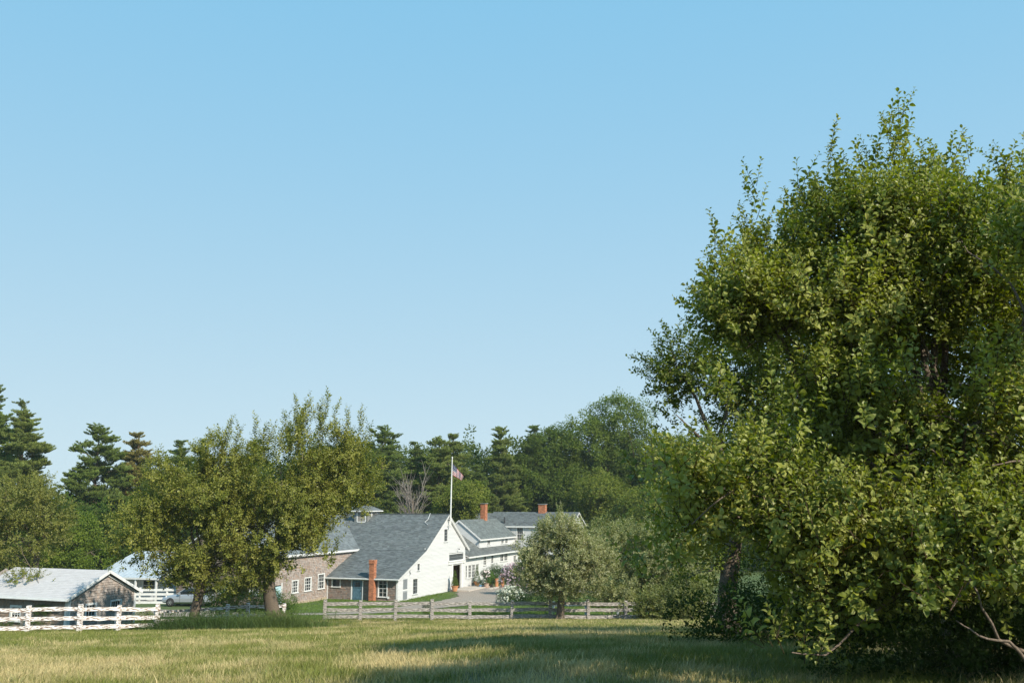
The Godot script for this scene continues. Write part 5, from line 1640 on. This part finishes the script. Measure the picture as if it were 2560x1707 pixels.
func make_orchard() -> void:
	# old pair at the fence
	var far := []
	for i in 4:
		far.append(spray(15, 0.62, 0.155, false, M.leaf, 0.35, 0.006).mesh)
	var olive := [lin(0.145, 0.175, 0.028), lin(0.36, 0.35, 0.085)]
	var base := on_ground(-12.9, -54.0)
	var t := thing("old_apple_tree", "old apple tree with a thick gnarled trunk before the barn's cross wing", "tree", base, 0.0, "old trees at the white fence")
	var bl := local_blobs([[Vector3(-12.91, 0.99, -54.00), Vector3(2.99, 2.66, 3.20)], [Vector3(-9.87, 1.23, -55.00), Vector3(2.60, 2.14, 3.00)], [Vector3(-11.32, 3.47, -54.00), Vector3(1.51, 1.42, 2.10)], [Vector3(-13.87, -1.50, -53.00), Vector3(2.07, 1.85, 2.60)], [Vector3(-8.95, 1.01, -55.00), Vector3(1.49, 1.13, 2.00)], [Vector3(-11.83, -1.07, -53.00), Vector3(1.52, 1.31, 2.00)], [Vector3(-9.57, 2.81, -55.00), Vector3(1.26, 1.17, 1.90)], [Vector3(-10.45, -2.90, -53.50), Vector3(1.32, 0.48, 1.00)], [Vector3(-11.53, -0.22, -54.00), Vector3(2.44, 1.55, 2.60)], [Vector3(-12.18, -2.98, -53.00), Vector3(1.63, 0.91, 1.60)], [Vector3(-10.48, -2.34, -53.00), Vector3(1.44, 0.98, 1.20)], [Vector3(-10.95, -1.28, -53.00), Vector3(1.63, 0.98, 1.40)], [Vector3(-11.59, -1.71, -53.00), Vector3(1.63, 0.98, 1.60)], [Vector3(-13.78, -3.40, -53.00), Vector3(1.31, 0.91, 1.70)], [Vector3(-12.78, -1.50, -53.00), Vector3(1.96, 1.09, 2.20)]], base)
	var pts := crown(bl, 4600, 0.40, -0.06, 1.3)
	pts.append_array(shoots(base, [Vector3(-12.27, 6.02, -54.00), Vector3(-10.36, 6.13, -54.00), Vector3(-11.39, 5.90, -54.00), Vector3(-12.85, 5.07, -54.00), Vector3(-9.43, 5.43, -54.50), Vector3(-8.70, 5.39, -54.50), Vector3(-8.13, 4.47, -55.00), Vector3(-11.62, 5.40, -53.50), Vector3(-9.93, 5.56, -54.00), Vector3(-10.83, 5.56, -54.00), Vector3(-11.83, 4.80, -53.00)], 2.4))
	leafy(t, pts, far, olive, 1.0, 0.55, 0.75, 0.6)
	skeleton(t, [Vector3(0.1, -0.2, 0), Vector3(-0.1, 0.6, 0), Vector3(-0.35, 1.7, 0), Vector3(-0.45, 2.8, 0.1), Vector3(-0.1, 4.2, 0)], [0.56, 0.42, 0.36, 0.32, 0.24], bl, pts, 110, M.bark, M.twig)
	base = on_ground(-16.95, -53.2)
	t = thing("old_apple_tree", "old apple tree with a dark trunk in shade beside the silver car", "tree", base, 0.0, "old trees at the white fence")
	bl = local_blobs([[Vector3(-17.42, -0.00, -53.00), Vector3(2.72, 2.28, 3.00)], [Vector3(-19.45, -1.06, -52.50), Vector3(2.15, 1.34, 2.60)], [Vector3(-15.94, 2.40, -53.50), Vector3(1.62, 1.45, 2.10)], [Vector3(-15.85, 0.43, -53.50), Vector3(1.98, 1.98, 2.40)], [Vector3(-20.14, -2.34, -52.00), Vector3(1.49, 0.90, 2.00)], [Vector3(-16.88, -2.95, -52.50), Vector3(2.05, 1.12, 2.20)], [Vector3(-14.93, -1.92, -53.00), Vector3(1.74, 1.52, 2.20)], [Vector3(-18.39, 1.73, -53.00), Vector3(1.52, 1.09, 2.00)], [Vector3(-18.46, -3.74, -52.00), Vector3(1.07, 0.64, 1.40)], [Vector3(-15.49, -3.82, -53.00), Vector3(1.31, 0.87, 1.60)], [Vector3(-17.06, -3.57, -52.50), Vector3(1.38, 0.78, 1.60)], [Vector3(-14.73, -3.95, -53.40), Vector3(1.64, 0.92, 1.80)], [Vector3(-16.10, -4.89, -54.50), Vector3(1.39, 0.58, 1.40)], [Vector3(-15.09, -3.19, -53.00), Vector3(1.31, 0.87, 1.80)]], base)
	pts = crown(bl, 4500, 0.40, -0.06, 1.3)
	pts.append_array(shoots(base, [Vector3(-15.51, 4.66, -53.00), Vector3(-15.08, 4.31, -53.00), Vector3(-14.39, 4.80, -53.50), Vector3(-13.72, 4.31, -53.50), Vector3(-13.32, 4.35, -53.50), Vector3(-15.95, 3.69, -53.00), Vector3(-14.64, 3.47, -53.00), Vector3(-16.71, 3.03, -53.00), Vector3(-18.01, 2.71, -53.00), Vector3(-14.03, 3.76, -54.00)], 1.9))
	leafy(t, pts, far, olive, 1.0, 0.55, 0.7, 0.6)
	skeleton(t, [Vector3(0, -0.2, 0), Vector3(-0.1, 0.8, 0), Vector3(0.1, 1.8, 0), Vector3(0.2, 3.0, 0)], [0.36, 0.28, 0.26, 0.2], bl, pts, 110, M.bark, M.twig)
	# tree behind the shed
	base = on_ground(-34.5, -69.0)
	t = thing("olive_leaved_tree", "olive leaved tree hanging bare twigs over the shed roof", "tree", base)
	bl = local_blobs([[Vector3(-35.69, -0.28, -69.00), Vector3(3.12, 2.12, 3.50)], [Vector3(-33.94, 0.84, -69.00), Vector3(1.42, 1.13, 2.00)], [Vector3(-34.68, -2.48, -68.50), Vector3(3.09, 1.69, 3.00)], [Vector3(-37.80, -1.95, -69.00), Vector3(2.83, 3.12, 3.50)], [Vector3(-32.27, -1.11, -68.50), Vector3(1.12, 1.69, 1.80)], [Vector3(-31.17, -4.79, -63.00), Vector3(1.60, 0.52, 1.00)], [Vector3(-29.77, -5.00, -62.00), Vector3(1.15, 0.36, 0.80)]], base)
	pts = crown(bl, 2800, 0.36, -0.2, 1.0)
	leafy(t, pts, far, [lin(0.17, 0.19, 0.045), lin(0.29, 0.285, 0.08)], 1.05, 0.6, 0.5, 0.6)
	skeleton(t, [Vector3(0, -0.2, 0), Vector3(0.5, 1.8, 0), Vector3(0.9, 3.6, 0), Vector3(1.1, 5.0, 0)], [0.36, 0.3, 0.26, 0.2], bl, pts, 70, M.bark, M.twig)
	# the grey leaved pair by the farmhouse
	var small := []
	for i in 4:
		small.append(spray(15, 0.55, 0.135, false, M.leaf, 0.4, 0.005).mesh)
	var grey := [lin(0.25, 0.265, 0.12), lin(0.46, 0.45, 0.27)]
	base = on_ground(3.05, -61.4)
	t = thing("grey_apple_tree", "small grey leaved apple tree standing against the grey fence", "tree", base, 0.0, "grey leaved apple trees")
	bl = local_blobs([[Vector3(3.25, -3.45, -61.50), Vector3(2.32, 1.46, 2.50)], [Vector3(2.89, -1.86, -61.50), Vector3(1.46, 0.86, 1.50)], [Vector3(1.37, -4.06, -61.50), Vector3(1.26, 1.01, 1.60)], [Vector3(5.00, -3.45, -61.50), Vector3(1.39, 1.26, 1.70)], [Vector3(3.12, -4.79, -61.50), Vector3(2.40, 0.91, 2.20)], [Vector3(1.13, -2.84, -61.50), Vector3(0.76, 0.61, 1.00)]], base)
	pts = crown(bl, 3900, 0.40, -0.14, 1.6)
	pts.append_array(shoots(base, [Vector3(3.08, -0.05, -61.50), Vector3(2.27, -0.87, -61.50), Vector3(3.78, -0.75, -61.50)], 1.2))
	leafy(t, pts, small, grey, 1.0, 0.6, 0.6, 0.6)
	skeleton(t, [Vector3(-0.1, -0.2, 0), Vector3(-0.02, 0.9, 0), Vector3(0.12, 1.9, 0), Vector3(0.2, 2.8, 0)], [0.3, 0.22, 0.2, 0.15], bl, pts, 80, M.bark, M.twig)
	base = on_ground(8.6, -66.5)
	t = thing("grey_apple_tree", "wider grey leaved apple tree with boughs sweeping over the fence end", "tree", base, 0.0, "grey leaved apple trees")
	bl = local_blobs([[Vector3(7.40, -3.05, -66.00), Vector3(3.12, 1.76, 3.20)], [Vector3(9.67, -3.71, -66.00), Vector3(2.71, 1.90, 3.00)], [Vector3(5.93, -2.39, -66.00), Vector3(1.63, 1.22, 2.00)], [Vector3(8.42, -5.45, -65.00), Vector3(3.20, 1.47, 2.60)], [Vector3(6.67, -6.20, -63.50), Vector3(1.95, 0.83, 1.60)], [Vector3(10.00, -5.71, -65.00), Vector3(1.87, 1.60, 2.20)], [Vector3(11.79, -4.49, -66.00), Vector3(2.17, 2.17, 2.60)]], base)
	pts = crown(bl, 3400, 0.40, -0.08, 1.5)
	leafy(t, pts, small, [lin(0.21, 0.24, 0.10), lin(0.40, 0.40, 0.21)], 1.1, 0.6, 0.5, 0.6)
	skeleton(t, [Vector3(0, -0.2, 0), Vector3(0.05, 1.2, 0), Vector3(-0.1, 2.4, 0)], [0.3, 0.24, 0.18], bl, pts, 80, M.bark, M.twig)
	base = on_ground(8.1, -60.2)
	t = thing("round_bush", "rounded yellow green bush hiding the last post of the grey fence", "bush", base)
	bl = local_blobs([[Vector3(9.25, -6.21, -60.00), Vector3(1.60, 0.94, 1.50)], [Vector3(10.67, -5.74, -60.00), Vector3(1.48, 1.35, 1.60)], [Vector3(8.23, -6.56, -60.00), Vector3(0.74, 0.44, 0.80)]], base)
	pts = crown(bl, 1500, 0.34, -0.4, 1.4)
	leafy(t, pts, small, [lin(0.16, 0.19, 0.055), lin(0.31, 0.32, 0.12)], 1.0, 0.8, 0.5, 0.5)
	# second big apple tree, its shade put into darker leaf colours
	var near := []
	var near_mesh := []
	for i in 6:
		near.append(spray(15 + i % 3, 0.41, 0.075, true, M.leaf, 0.35, 0.004))
		near_mesh.append(near[i].mesh)
	var shade_tones := [lin(0.085, 0.125, 0.016), lin(0.17, 0.20, 0.034)]  # darker than the nearest tree's leaves, painting in the shade
	base = on_ground(4.4, -20.0)
	t = thing("big_apple_tree", "big dark apple tree behind the nearest one, boughs reaching over the meadow", "tree", base, 0.0, "big apple trees beside the meadow")
	bl = local_blobs([[Vector3(4.17, 2.42, -19.50), Vector3(1.04, 0.92, 1.80)], [Vector3(3.31, 2.63, -19.20), Vector3(0.63, 0.63, 1.20)], [Vector3(3.25, 1.64, -19.00), Vector3(0.58, 0.43, 1.00)], [Vector3(5.16, 1.48, -20.00), Vector3(1.40, 1.40, 2.40)], [Vector3(5.65, 3.16, -20.00), Vector3(1.40, 1.07, 2.20)], [Vector3(6.84, 1.73, -20.00), Vector3(1.48, 1.56, 2.40)], [Vector3(5.08, -0.32, -20.00), Vector3(0.86, 0.86, 1.80)], [Vector3(6.30, -0.48, -20.00), Vector3(1.48, 1.15, 2.20)], [Vector3(8.98, 3.06, -20.50), Vector3(1.68, 1.68, 2.60)], [Vector3(9.02, 0.08, -20.50), Vector3(1.85, 1.68, 2.60)], [Vector3(4.06, -1.44, -20.00), Vector3(0.66, 0.41, 1.20)], [Vector3(11.53, 4.48, -19.00), Vector3(2.03, 2.57, 3.00)], [Vector3(11.96, 2.54, -17.00), Vector3(2.09, 2.30, 3.00)]], base)  # last masses, out of view, added to shade this tree
	pts = crown(bl, 7600, 0.5, -0.05, 1.4)
	leafy(t, pts, near_mesh, shade_tones, 1.05, 0.5, 0.55, 0.7)
	skeleton(t, [Vector3(0, -0.2, 0), Vector3(-0.05, 0.8, 0), Vector3(0.1, 1.7, 0), Vector3(0.2, 2.4, 0)], [0.24, 0.19, 0.18, 0.16], bl, pts, 240, M.bark, M.twig)
	# the nearest apple tree
	base = on_ground(5.3, -11.6)
	t = thing("nearest_apple_tree", "nearest apple tree, tall leafy shoots against the sky and low sunlit boughs", "tree", base, 0.0, "big apple trees beside the meadow")
	var wb := [[Vector3(4.66, 2.81, -11.60), Vector3(1.33, 0.95, 2.00)], [Vector3(4.11, 3.09, -11.40), Vector3(0.66, 0.61, 1.30)], [Vector3(5.47, 3.15, -11.80), Vector3(0.92, 0.73, 1.60)], [Vector3(4.81, 3.73, -11.50), Vector3(0.33, 0.47, 0.80)], [Vector3(3.04, 2.72, -11.10), Vector3(0.36, 0.50, 1.00)], [Vector3(2.54, 2.14, -10.90), Vector3(0.34, 0.49, 0.90)], [Vector3(6.05, 3.43, -11.70), Vector3(0.38, 0.43, 1.00)], [Vector3(3.51, 2.01, -11.20), Vector3(0.92, 0.78, 1.50)], [Vector3(4.82, 1.77, -11.20), Vector3(1.38, 1.01, 1.90)], [Vector3(3.70, 0.78, -10.60), Vector3(1.13, 0.74, 1.60)], [Vector3(4.82, 0.58, -10.20), Vector3(1.09, 0.84, 1.70)], [Vector3(2.75, 2.07, -11.00), Vector3(0.41, 0.59, 1.00)], [Vector3(2.43, 0.32, -9.80), Vector3(0.48, 0.32, 0.90)], [Vector3(1.82, 0.11, -9.40), Vector3(0.31, 0.21, 0.60)], [Vector3(2.75, -0.27, -9.60), Vector3(0.75, 0.43, 1.10)], [Vector3(3.65, -0.26, -9.20), Vector3(0.83, 0.49, 1.20)], [Vector3(4.30, -0.42, -8.80), Vector3(0.58, 0.47, 1.00)], [Vector3(2.97, -0.83, -9.40), Vector3(0.46, 0.17, 0.80)], [Vector3(7.54, 2.83, -12.00), Vector3(1.38, 1.63, 2.20)], [Vector3(6.92, 0.49, -11.00), Vector3(1.26, 1.17, 2.00)], [Vector3(1.77, -0.19, -9.60), Vector3(0.24, 0.18, 0.60)], [Vector3(6.93, 0.30, -8.30), Vector3(1.46, 1.12, 1.50)], [Vector3(3.36, -1.02, -9.90), Vector3(0.69, 0.22, 0.90)], [Vector3(4.21, -0.83, -9.90), Vector3(0.61, 0.28, 0.90)], [Vector3(5.41, 2.48, -8.60), Vector3(0.71, 0.64, 0.90)]]  # right-hand masses out of view, the nearer ones added to shade the ground
	bl = local_blobs(wb, base)
	pts = crown(bl, 11000, 0.42, -0.09, 1.9)
	pts.append_array(shoots(base, [Vector3(4.99, 5.13, -11.50), Vector3(4.72, 4.95, -11.40), Vector3(3.92, 4.60, -11.40), Vector3(4.73, 4.66, -11.20), Vector3(3.02, 4.12, -11.20), Vector3(3.55, 4.11, -11.30), Vector3(3.04, 3.35, -11.00), Vector3(2.42, 3.30, -10.90), Vector3(2.59, 3.10, -10.90), Vector3(2.18, 2.59, -10.80), Vector3(2.26, 2.71, -10.70), Vector3(5.31, 4.59, -11.60), Vector3(5.61, 4.60, -11.70), Vector3(5.91, 4.68, -11.70), Vector3(6.20, 4.58, -11.80), Vector3(6.32, 4.44, -11.60), Vector3(4.26, 4.30, -11.20), Vector3(5.04, 4.23, -11.30), Vector3(5.52, 4.04, -11.20), Vector3(6.34, 4.12, -11.40), Vector3(4.13, 4.22, -11.40), Vector3(3.31, 3.74, -11.20), Vector3(3.64, 3.92, -11.00), Vector3(4.63, 4.67, -11.60)], 0.95))
	# the boughs that hang lowest, each a drooping line of sprays
	for path in [[Vector3(2.42, 0.08, -9.80), Vector3(1.98, 0.27, -9.40), Vector3(1.51, -0.11, -9.00), Vector3(1.20, 0.29, -8.80)], [Vector3(2.97, -1.11, -9.00), Vector3(2.68, -1.32, -8.80), Vector3(2.31, -1.19, -8.60), Vector3(2.20, -1.14, -8.50)], [Vector3(2.96, 0.79, -9.60), Vector3(2.37, 1.00, -9.30), Vector3(2.08, 0.95, -9.20), Vector3(1.94, 1.03, -9.10)], [Vector3(2.03, -0.54, -9.60), Vector3(1.59, -0.63, -9.30), Vector3(1.19, -0.66, -9.20)], [Vector3(3.56, -0.65, -8.60), Vector3(3.61, -0.85, -8.20), Vector3(3.39, -0.86, -8.00)], [Vector3(2.66, 0.30, -9.20), Vector3(2.09, 0.48, -9.00), Vector3(1.55, 0.40, -8.90), Vector3(1.29, 0.25, -8.90)]]:
		for i in 16:
			var f: float = i / 15.0 * (path.size() - 1)
			var k := mini(int(f), path.size() - 2)
			pts.append([path[k].lerp(path[k + 1], f - k) - base + rv() * 0.10, (path[k + 1] - path[k]).normalized() + rv() * 0.6, 1.0])
	# the sprays that show largest carry their leaves one by one
	var order := []
	for i in pts.size():
		var p: Vector3 = pts[i][0] + base
		if p.z < -5.0 and absf(p.x / p.z) < 0.52 and p.y / -p.z > -0.17:
			order.append([p.length() + R.randf() * 0.5, i])
	order.sort()
	var single := {}
	for i in 22:
		single[order[i][1]] = true
	var rest := []
	for i in pts.size():
		if not single.has(i):
			rest.append(pts[i])
	var lush := [lin(0.12, 0.165, 0.026), lin(0.40, 0.405, 0.115)]
	leafy(t, rest, near_mesh, lush, 1.0, 0.45, 0.75, 0.6)
	var leaf_meshes := []
	for i in 5:
		var s := Shape.new()
		add_leaf(s, Transform3D(), true, tone(lin(0.11, 0.14, 0.026), 0.25))
		leaf_meshes.append(s.mesh(M.leaf))
	var left := 300
	for i in single:
		var q: Array = pts[i]
		var sp: Spray = near[R.randi() % near.size()]
		var x := Transform3D(steer(q[1] * 0.45 + Vector3.UP * 0.6 + rv() * 0.5, rf(0, TAU)), q[0])
		same("shoot_stem", sp.stem, t, x)
		for k in sp.leaves.size():
			if left > 0:
				same("leaf", leaf_meshes[R.randi() % 5], t, x * sp.leaves[k])
				left -= 1
	skeleton(t, [Vector3(-0.05, -0.2, 0), Vector3(-0.1, 0.5, 0), Vector3(0.05, 1.1, 0), Vector3(0.1, 1.6, 0)], [0.22, 0.17, 0.16, 0.15], bl, pts, 420, M.bark, M.twig)
	for path in [[Vector3(4.46, -0.29, -10.40), Vector3(3.22, -0.04, -9.80), Vector3(2.39, 0.31, -9.50), Vector3(1.95, 0.04, -9.10), Vector3(1.64, -0.18, -8.90)], [Vector3(4.22, -0.69, -10.20), Vector3(3.34, -1.02, -9.20), Vector3(2.75, -1.32, -8.80), Vector3(2.41, -1.26, -8.60)], [Vector3(4.85, 0.29, -10.30), Vector3(4.27, 0.55, -9.80), Vector3(3.74, 0.46, -9.40)], [Vector3(5.32, 0.37, -9.60), Vector3(4.89, 0.42, -9.30), Vector3(4.57, 0.36, -9.20)], [Vector3(4.48, -1.29, -8.60), Vector3(4.11, -1.13, -8.40), Vector3(3.90, -0.73, -8.30), Vector3(3.86, -0.47, -8.40)], [Vector3(4.42, -1.42, -8.40), Vector3(4.13, -1.12, -8.30), Vector3(3.90, -1.09, -8.30), Vector3(3.76, -0.97, -8.40)], [Vector3(5.06, 0.12, -9.60), Vector3(4.28, -0.15, -9.00), Vector3(3.72, -0.42, -8.70)]]:
		var low := Shape.new()
		var pp := []
		for k in path.size() - 1:
			for m in 3:
				pp.append(path[k].lerp(path[k + 1], m / 3.0) - base + rv() * 0.015)
		pp.append(path[-1] - base)
		low.tube(pp, taper(pp.size(), 0.019, 0.005), 7)
		part("low_bough", low, M.twig, t)
	# its neighbour out of the picture, which shades the near meadow
	base = on_ground(6.0, -3.2)
	t = thing("shading_apple_tree", "apple tree standing outside the picture, throwing its shadow over the near meadow", "tree", base, 0.0, "big apple trees beside the meadow")
	bl = [[Vector3(-1.1, 5.3, -0.8), Vector3(1.1, 1.0, 1.2)], [Vector3(-0.7, 5.0, -0.3), Vector3(1.2, 1.0, 1.2)], [Vector3(-0.3, 6.0, 0.1), Vector3(1.3, 1.1, 1.3)]]
	pts = crown(bl, 1900, 0.42, -0.2, 1.6)
	leafy(t, pts, near_mesh, lush, 1.0, 0.45, 0.75, 0.6)
	skeleton(t, [Vector3(0, -0.2, 0), Vector3(0.05, 1.2, 0), Vector3(-0.1, 2.6, 0), Vector3(-0.3, 3.8, 0)], [0.26, 0.2, 0.17, 0.14], bl, pts, 60, M.bark, M.twig)
	# thicket under the big trees, the shade there put into its dark leaf colour
	var tuft := leaf_ball(26, 0.5, 0.16, 0.55, 3)
	for q in [[6.9, -25.0, 1.3, "dark leafy thicket at the meadow edge under the big dark apple tree"], [7.9, -22.5, 1.6, "dark thicket filling the shade between the two big apple trees"], [10.5, -19.0, 1.7, "dark thicket beyond the trunk of the nearest apple tree"], [6.6, -15.2, 1.5, "dark bushes crowding close behind the nearest apple tree"], [5.0, -10.6, 0.6, "dark weedy bush added where shade lies at the foot of the nearest apple tree"], [4.6, -16.8, 1.0, "small dark bush between the meadow and the trunk of the nearest apple tree"]]:
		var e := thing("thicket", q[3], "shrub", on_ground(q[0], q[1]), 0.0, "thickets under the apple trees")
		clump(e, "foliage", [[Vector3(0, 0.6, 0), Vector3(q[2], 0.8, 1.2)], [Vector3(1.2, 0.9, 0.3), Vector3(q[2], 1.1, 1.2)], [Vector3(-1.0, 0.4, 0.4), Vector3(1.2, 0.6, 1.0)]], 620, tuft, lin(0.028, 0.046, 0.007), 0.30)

func local_blobs(bl: Array, base: Vector3) -> Array:
	var out := []
	for b in bl:
		var e: Array = b.duplicate()
		e[0] = b[0] - base
		out.append(e)
	return out

func shoots(base: Vector3, tips: Array, length: float) -> Array:
	# upright water shoots: a line of sprays ending at each tip
	var out := []
	for tip in tips:
		var lean := Vector3(rf(-0.18, 0.18), 1.0, rf(-0.12, 0.12)).normalized()
		var l := length * rf(0.75, 1.25)
		var n := maxi(5, int(l / (0.075 if length < 1.5 else 0.12)))
		for i in n:
			var f := float(i) / (n - 1)
			var w := 0.35 * (1.0 - f) * minf(l, 1.0) * 0.5
			out.append([tip - base - lean * (l * (1.0 - f) + 0.3) + Vector3(rf(-w, w), 0, rf(-w, w)), (lean * 3.0 + rv() * 0.3).normalized(), 1.0])
	return out

# ---------------------------------------------------------------- grass

func tuft_mesh(blades: int, radius: float, h: float, w: float, heads := false) -> ArrayMesh:
	var s := Shape.new()
	for i in blades:
		var a := rf(0, TAU)
		var p := Vector3(cos(a), 0, sin(a)) * radius * sqrt(R.randf())
		var l := h * rf(0.55, 1.2)
		var b := rf(0, TAU)
		var bow := Vector3(cos(b), 0, sin(b)) * l * rf(0.3, 1.0)
		var side := Vector3(-sin(b), 0, cos(b)).rotated(Vector3.UP, rf(-0.9, 0.9)) * w
		var col := tone(Color(1, 1, 1), 0.22)
		var m := p + Vector3(0, l * 0.55, 0) + bow * 0.3
		s.quad(p - side, p + side, m + side * 0.75, m - side * 0.75, col)
		s.tri(m - side * 0.75, m + side * 0.75, p + Vector3(0, l * 0.93, 0) + bow, col)
		if heads and i % 5 == 0:
			var e := p + Vector3(0, l * 0.93, 0) + bow
			s.tube([e - Vector3(0, 0.02, 0), e + bow * 0.06 + Vector3(0, 0.05, 0), e + bow * 0.12 + Vector3(0, 0.1, 0)], [0.003, 0.009, 0.002], 4, Color(1.3, 1.1, 1.0))
	return s.mesh(M.blade)

func grass_color(x: float, z: float) -> Color:
	var k := clampf(straw_share(x, z) + rf(-0.25, 0.25), 0, 1)
	return tone(lin(0.16, 0.185, 0.03).lerp(lin(0.55, 0.44, 0.22), k * k * (3 - 2 * k)), 0.15)

func make_meadow() -> void:
	var near := [tuft_mesh(26, 0.19, 0.085, 0.0024), tuft_mesh(20, 0.2, 0.115, 0.0022), tuft_mesh(26, 0.19, 0.065, 0.0026)]
	var mid := [tuft_mesh(28, 0.36, 0.10, 0.0045), tuft_mesh(24, 0.38, 0.14, 0.004), tuft_mesh(30, 0.36, 0.08, 0.005)]
	var where := [[], [], [], [], [], []]
	var tint := [[], [], [], [], [], []]
	for i in 22000:
		var d := lerpf(6.5, 24.0, pow(R.randf(), 0.75))
		var x := rf(-1, 1) * (d * 0.60 + 1.5)
		var k := R.randi() % 3
		where[k].append(Transform3D(Basis(Vector3.UP, rf(0, TAU)).scaled(Vector3.ONE * rf(0.75, 1.25)), on_ground(x, -d)))
		tint[k].append(grass_color(x, -d))
	for i in 26000:
		var d := lerpf(20.0, 65.5, pow(R.randf(), 0.7))
		var x := rf(-1, 1) * (d * 0.58 + 2.0)
		var k := 3 + R.randi() % 3
		where[k].append(Transform3D(Basis(Vector3.UP, rf(0, TAU)).scaled(Vector3.ONE * rf(0.75, 1.2)), on_ground(x, -d)))
		tint[k].append(grass_color(x, -d))
	var all := near + mid
	for k in 6:
		var o := many("meadow_grass", all[k], where[k], tint[k])
		tag(o, ["short green and straw coloured grass close to the viewer", "longest dry grass blades close to the viewer", "fine low grass close to the viewer", "grass of the sunlit middle of the meadow", "longer dry grass farther down the meadow", "low grass toward the fence"][k], "grass", "meadow grass", "stuff")
	var weed := tuft_mesh(10, 0.1, 0.13, 0.006)
	var ww := []
	var wt := []
	for i in 420:
		var d := lerpf(7.0, 50.0, pow(R.randf(), 0.8))
		var x := rf(-1, 1) * (d * 0.58 + 1.0)
		ww.append(Transform3D(Basis(Vector3.UP, rf(0, TAU)).scaled(Vector3.ONE * rf(0.6, 1.3)), on_ground(x, -d)))
		wt.append(tone(lin(0.13, 0.19, 0.035).lerp(lin(0.46, 0.36, 0.19), R.randf()), 0.2))
	tag(many("meadow_weeds", weed, ww, wt), "broad leaved weeds and dry stalks scattered over the meadow", "weeds", "", "stuff")
	# mown lawn in the farmyard
	var lawn := tuft_mesh(22, 0.35, 0.09, 0.012)
	var lw := []
	var lt := []
	for i in 9000:
		var d := rf(63.0, 97.0)
		var x := rf(-24.0, 16.0)
		if on_gravel(x, d):
			continue
		lw.append(Transform3D(Basis(Vector3.UP, rf(0, TAU)).scaled(Vector3.ONE * rf(0.7, 1.2)), on_ground(x, -d)))
		lt.append(tone(lin(0.12, 0.19, 0.03), 0.2))
	tag(many("lawn_grass", lawn, lw, lt), "mown green lawn between the fence and the barn", "lawn", "", "stuff")
	# rank grass round the old trunks and in the shade of the big trees
	var tall := tuft_mesh(30, 0.3, 0.72, 0.0055, true)
	for q in [[-16.6, -52.4, 3.2, 1.1, 330, "tall dark grass round the shaded trunk by the white fence", lin(0.055, 0.10, 0.022)], [-12.8, -53.0, 2.6, 1.1, 280, "tall grass and weeds round the gnarled trunk", lin(0.10, 0.15, 0.035)], [8.2, -19.0, 2.2, 2.6, 160, "tall shaded grass under the big apple trees", lin(0.05, 0.085, 0.014)], [5.6, -10.4, 1.6, 1.0, 26, "tall seeding grass and weeds at the foot of the nearest apple tree", lin(0.075, 0.10, 0.02)]]:  # grass under the apple trees coloured darker to stand for shade
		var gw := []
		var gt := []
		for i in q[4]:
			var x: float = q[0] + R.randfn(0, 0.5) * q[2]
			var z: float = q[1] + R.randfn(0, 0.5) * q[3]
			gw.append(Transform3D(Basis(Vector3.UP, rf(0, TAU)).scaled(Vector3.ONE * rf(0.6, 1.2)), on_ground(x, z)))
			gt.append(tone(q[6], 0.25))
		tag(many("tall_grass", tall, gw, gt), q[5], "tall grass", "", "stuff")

func on_gravel(x: float, d: float) -> bool:
	var p := [Vector2(-46, 80), Vector2(-36, 79), Vector2(-29, 77.5), Vector2(-21, 75), Vector2(-14.5, 74.3), Vector2(-10.5, 78), Vector2(-7.2, 83.5), Vector2(-4.0, 88.5), Vector2(-1.8, 93.5), Vector2(-2.0, 99), Vector2(-3.3, 103.5)]
	var w := [9.0, 9.0, 7.0, 5.0, 4.2, 2.6, 2.8, 4.2, 6.0, 7.5, 5.0]
	for i in p.size() - 1:
		var c := Geometry2D.get_closest_point_to_segment(Vector2(x, d), p[i], p[i + 1])
		if c.distance_to(Vector2(x, d)) < maxf(w[i], w[i + 1]) * 0.5 + 0.2:
			return true
	return false
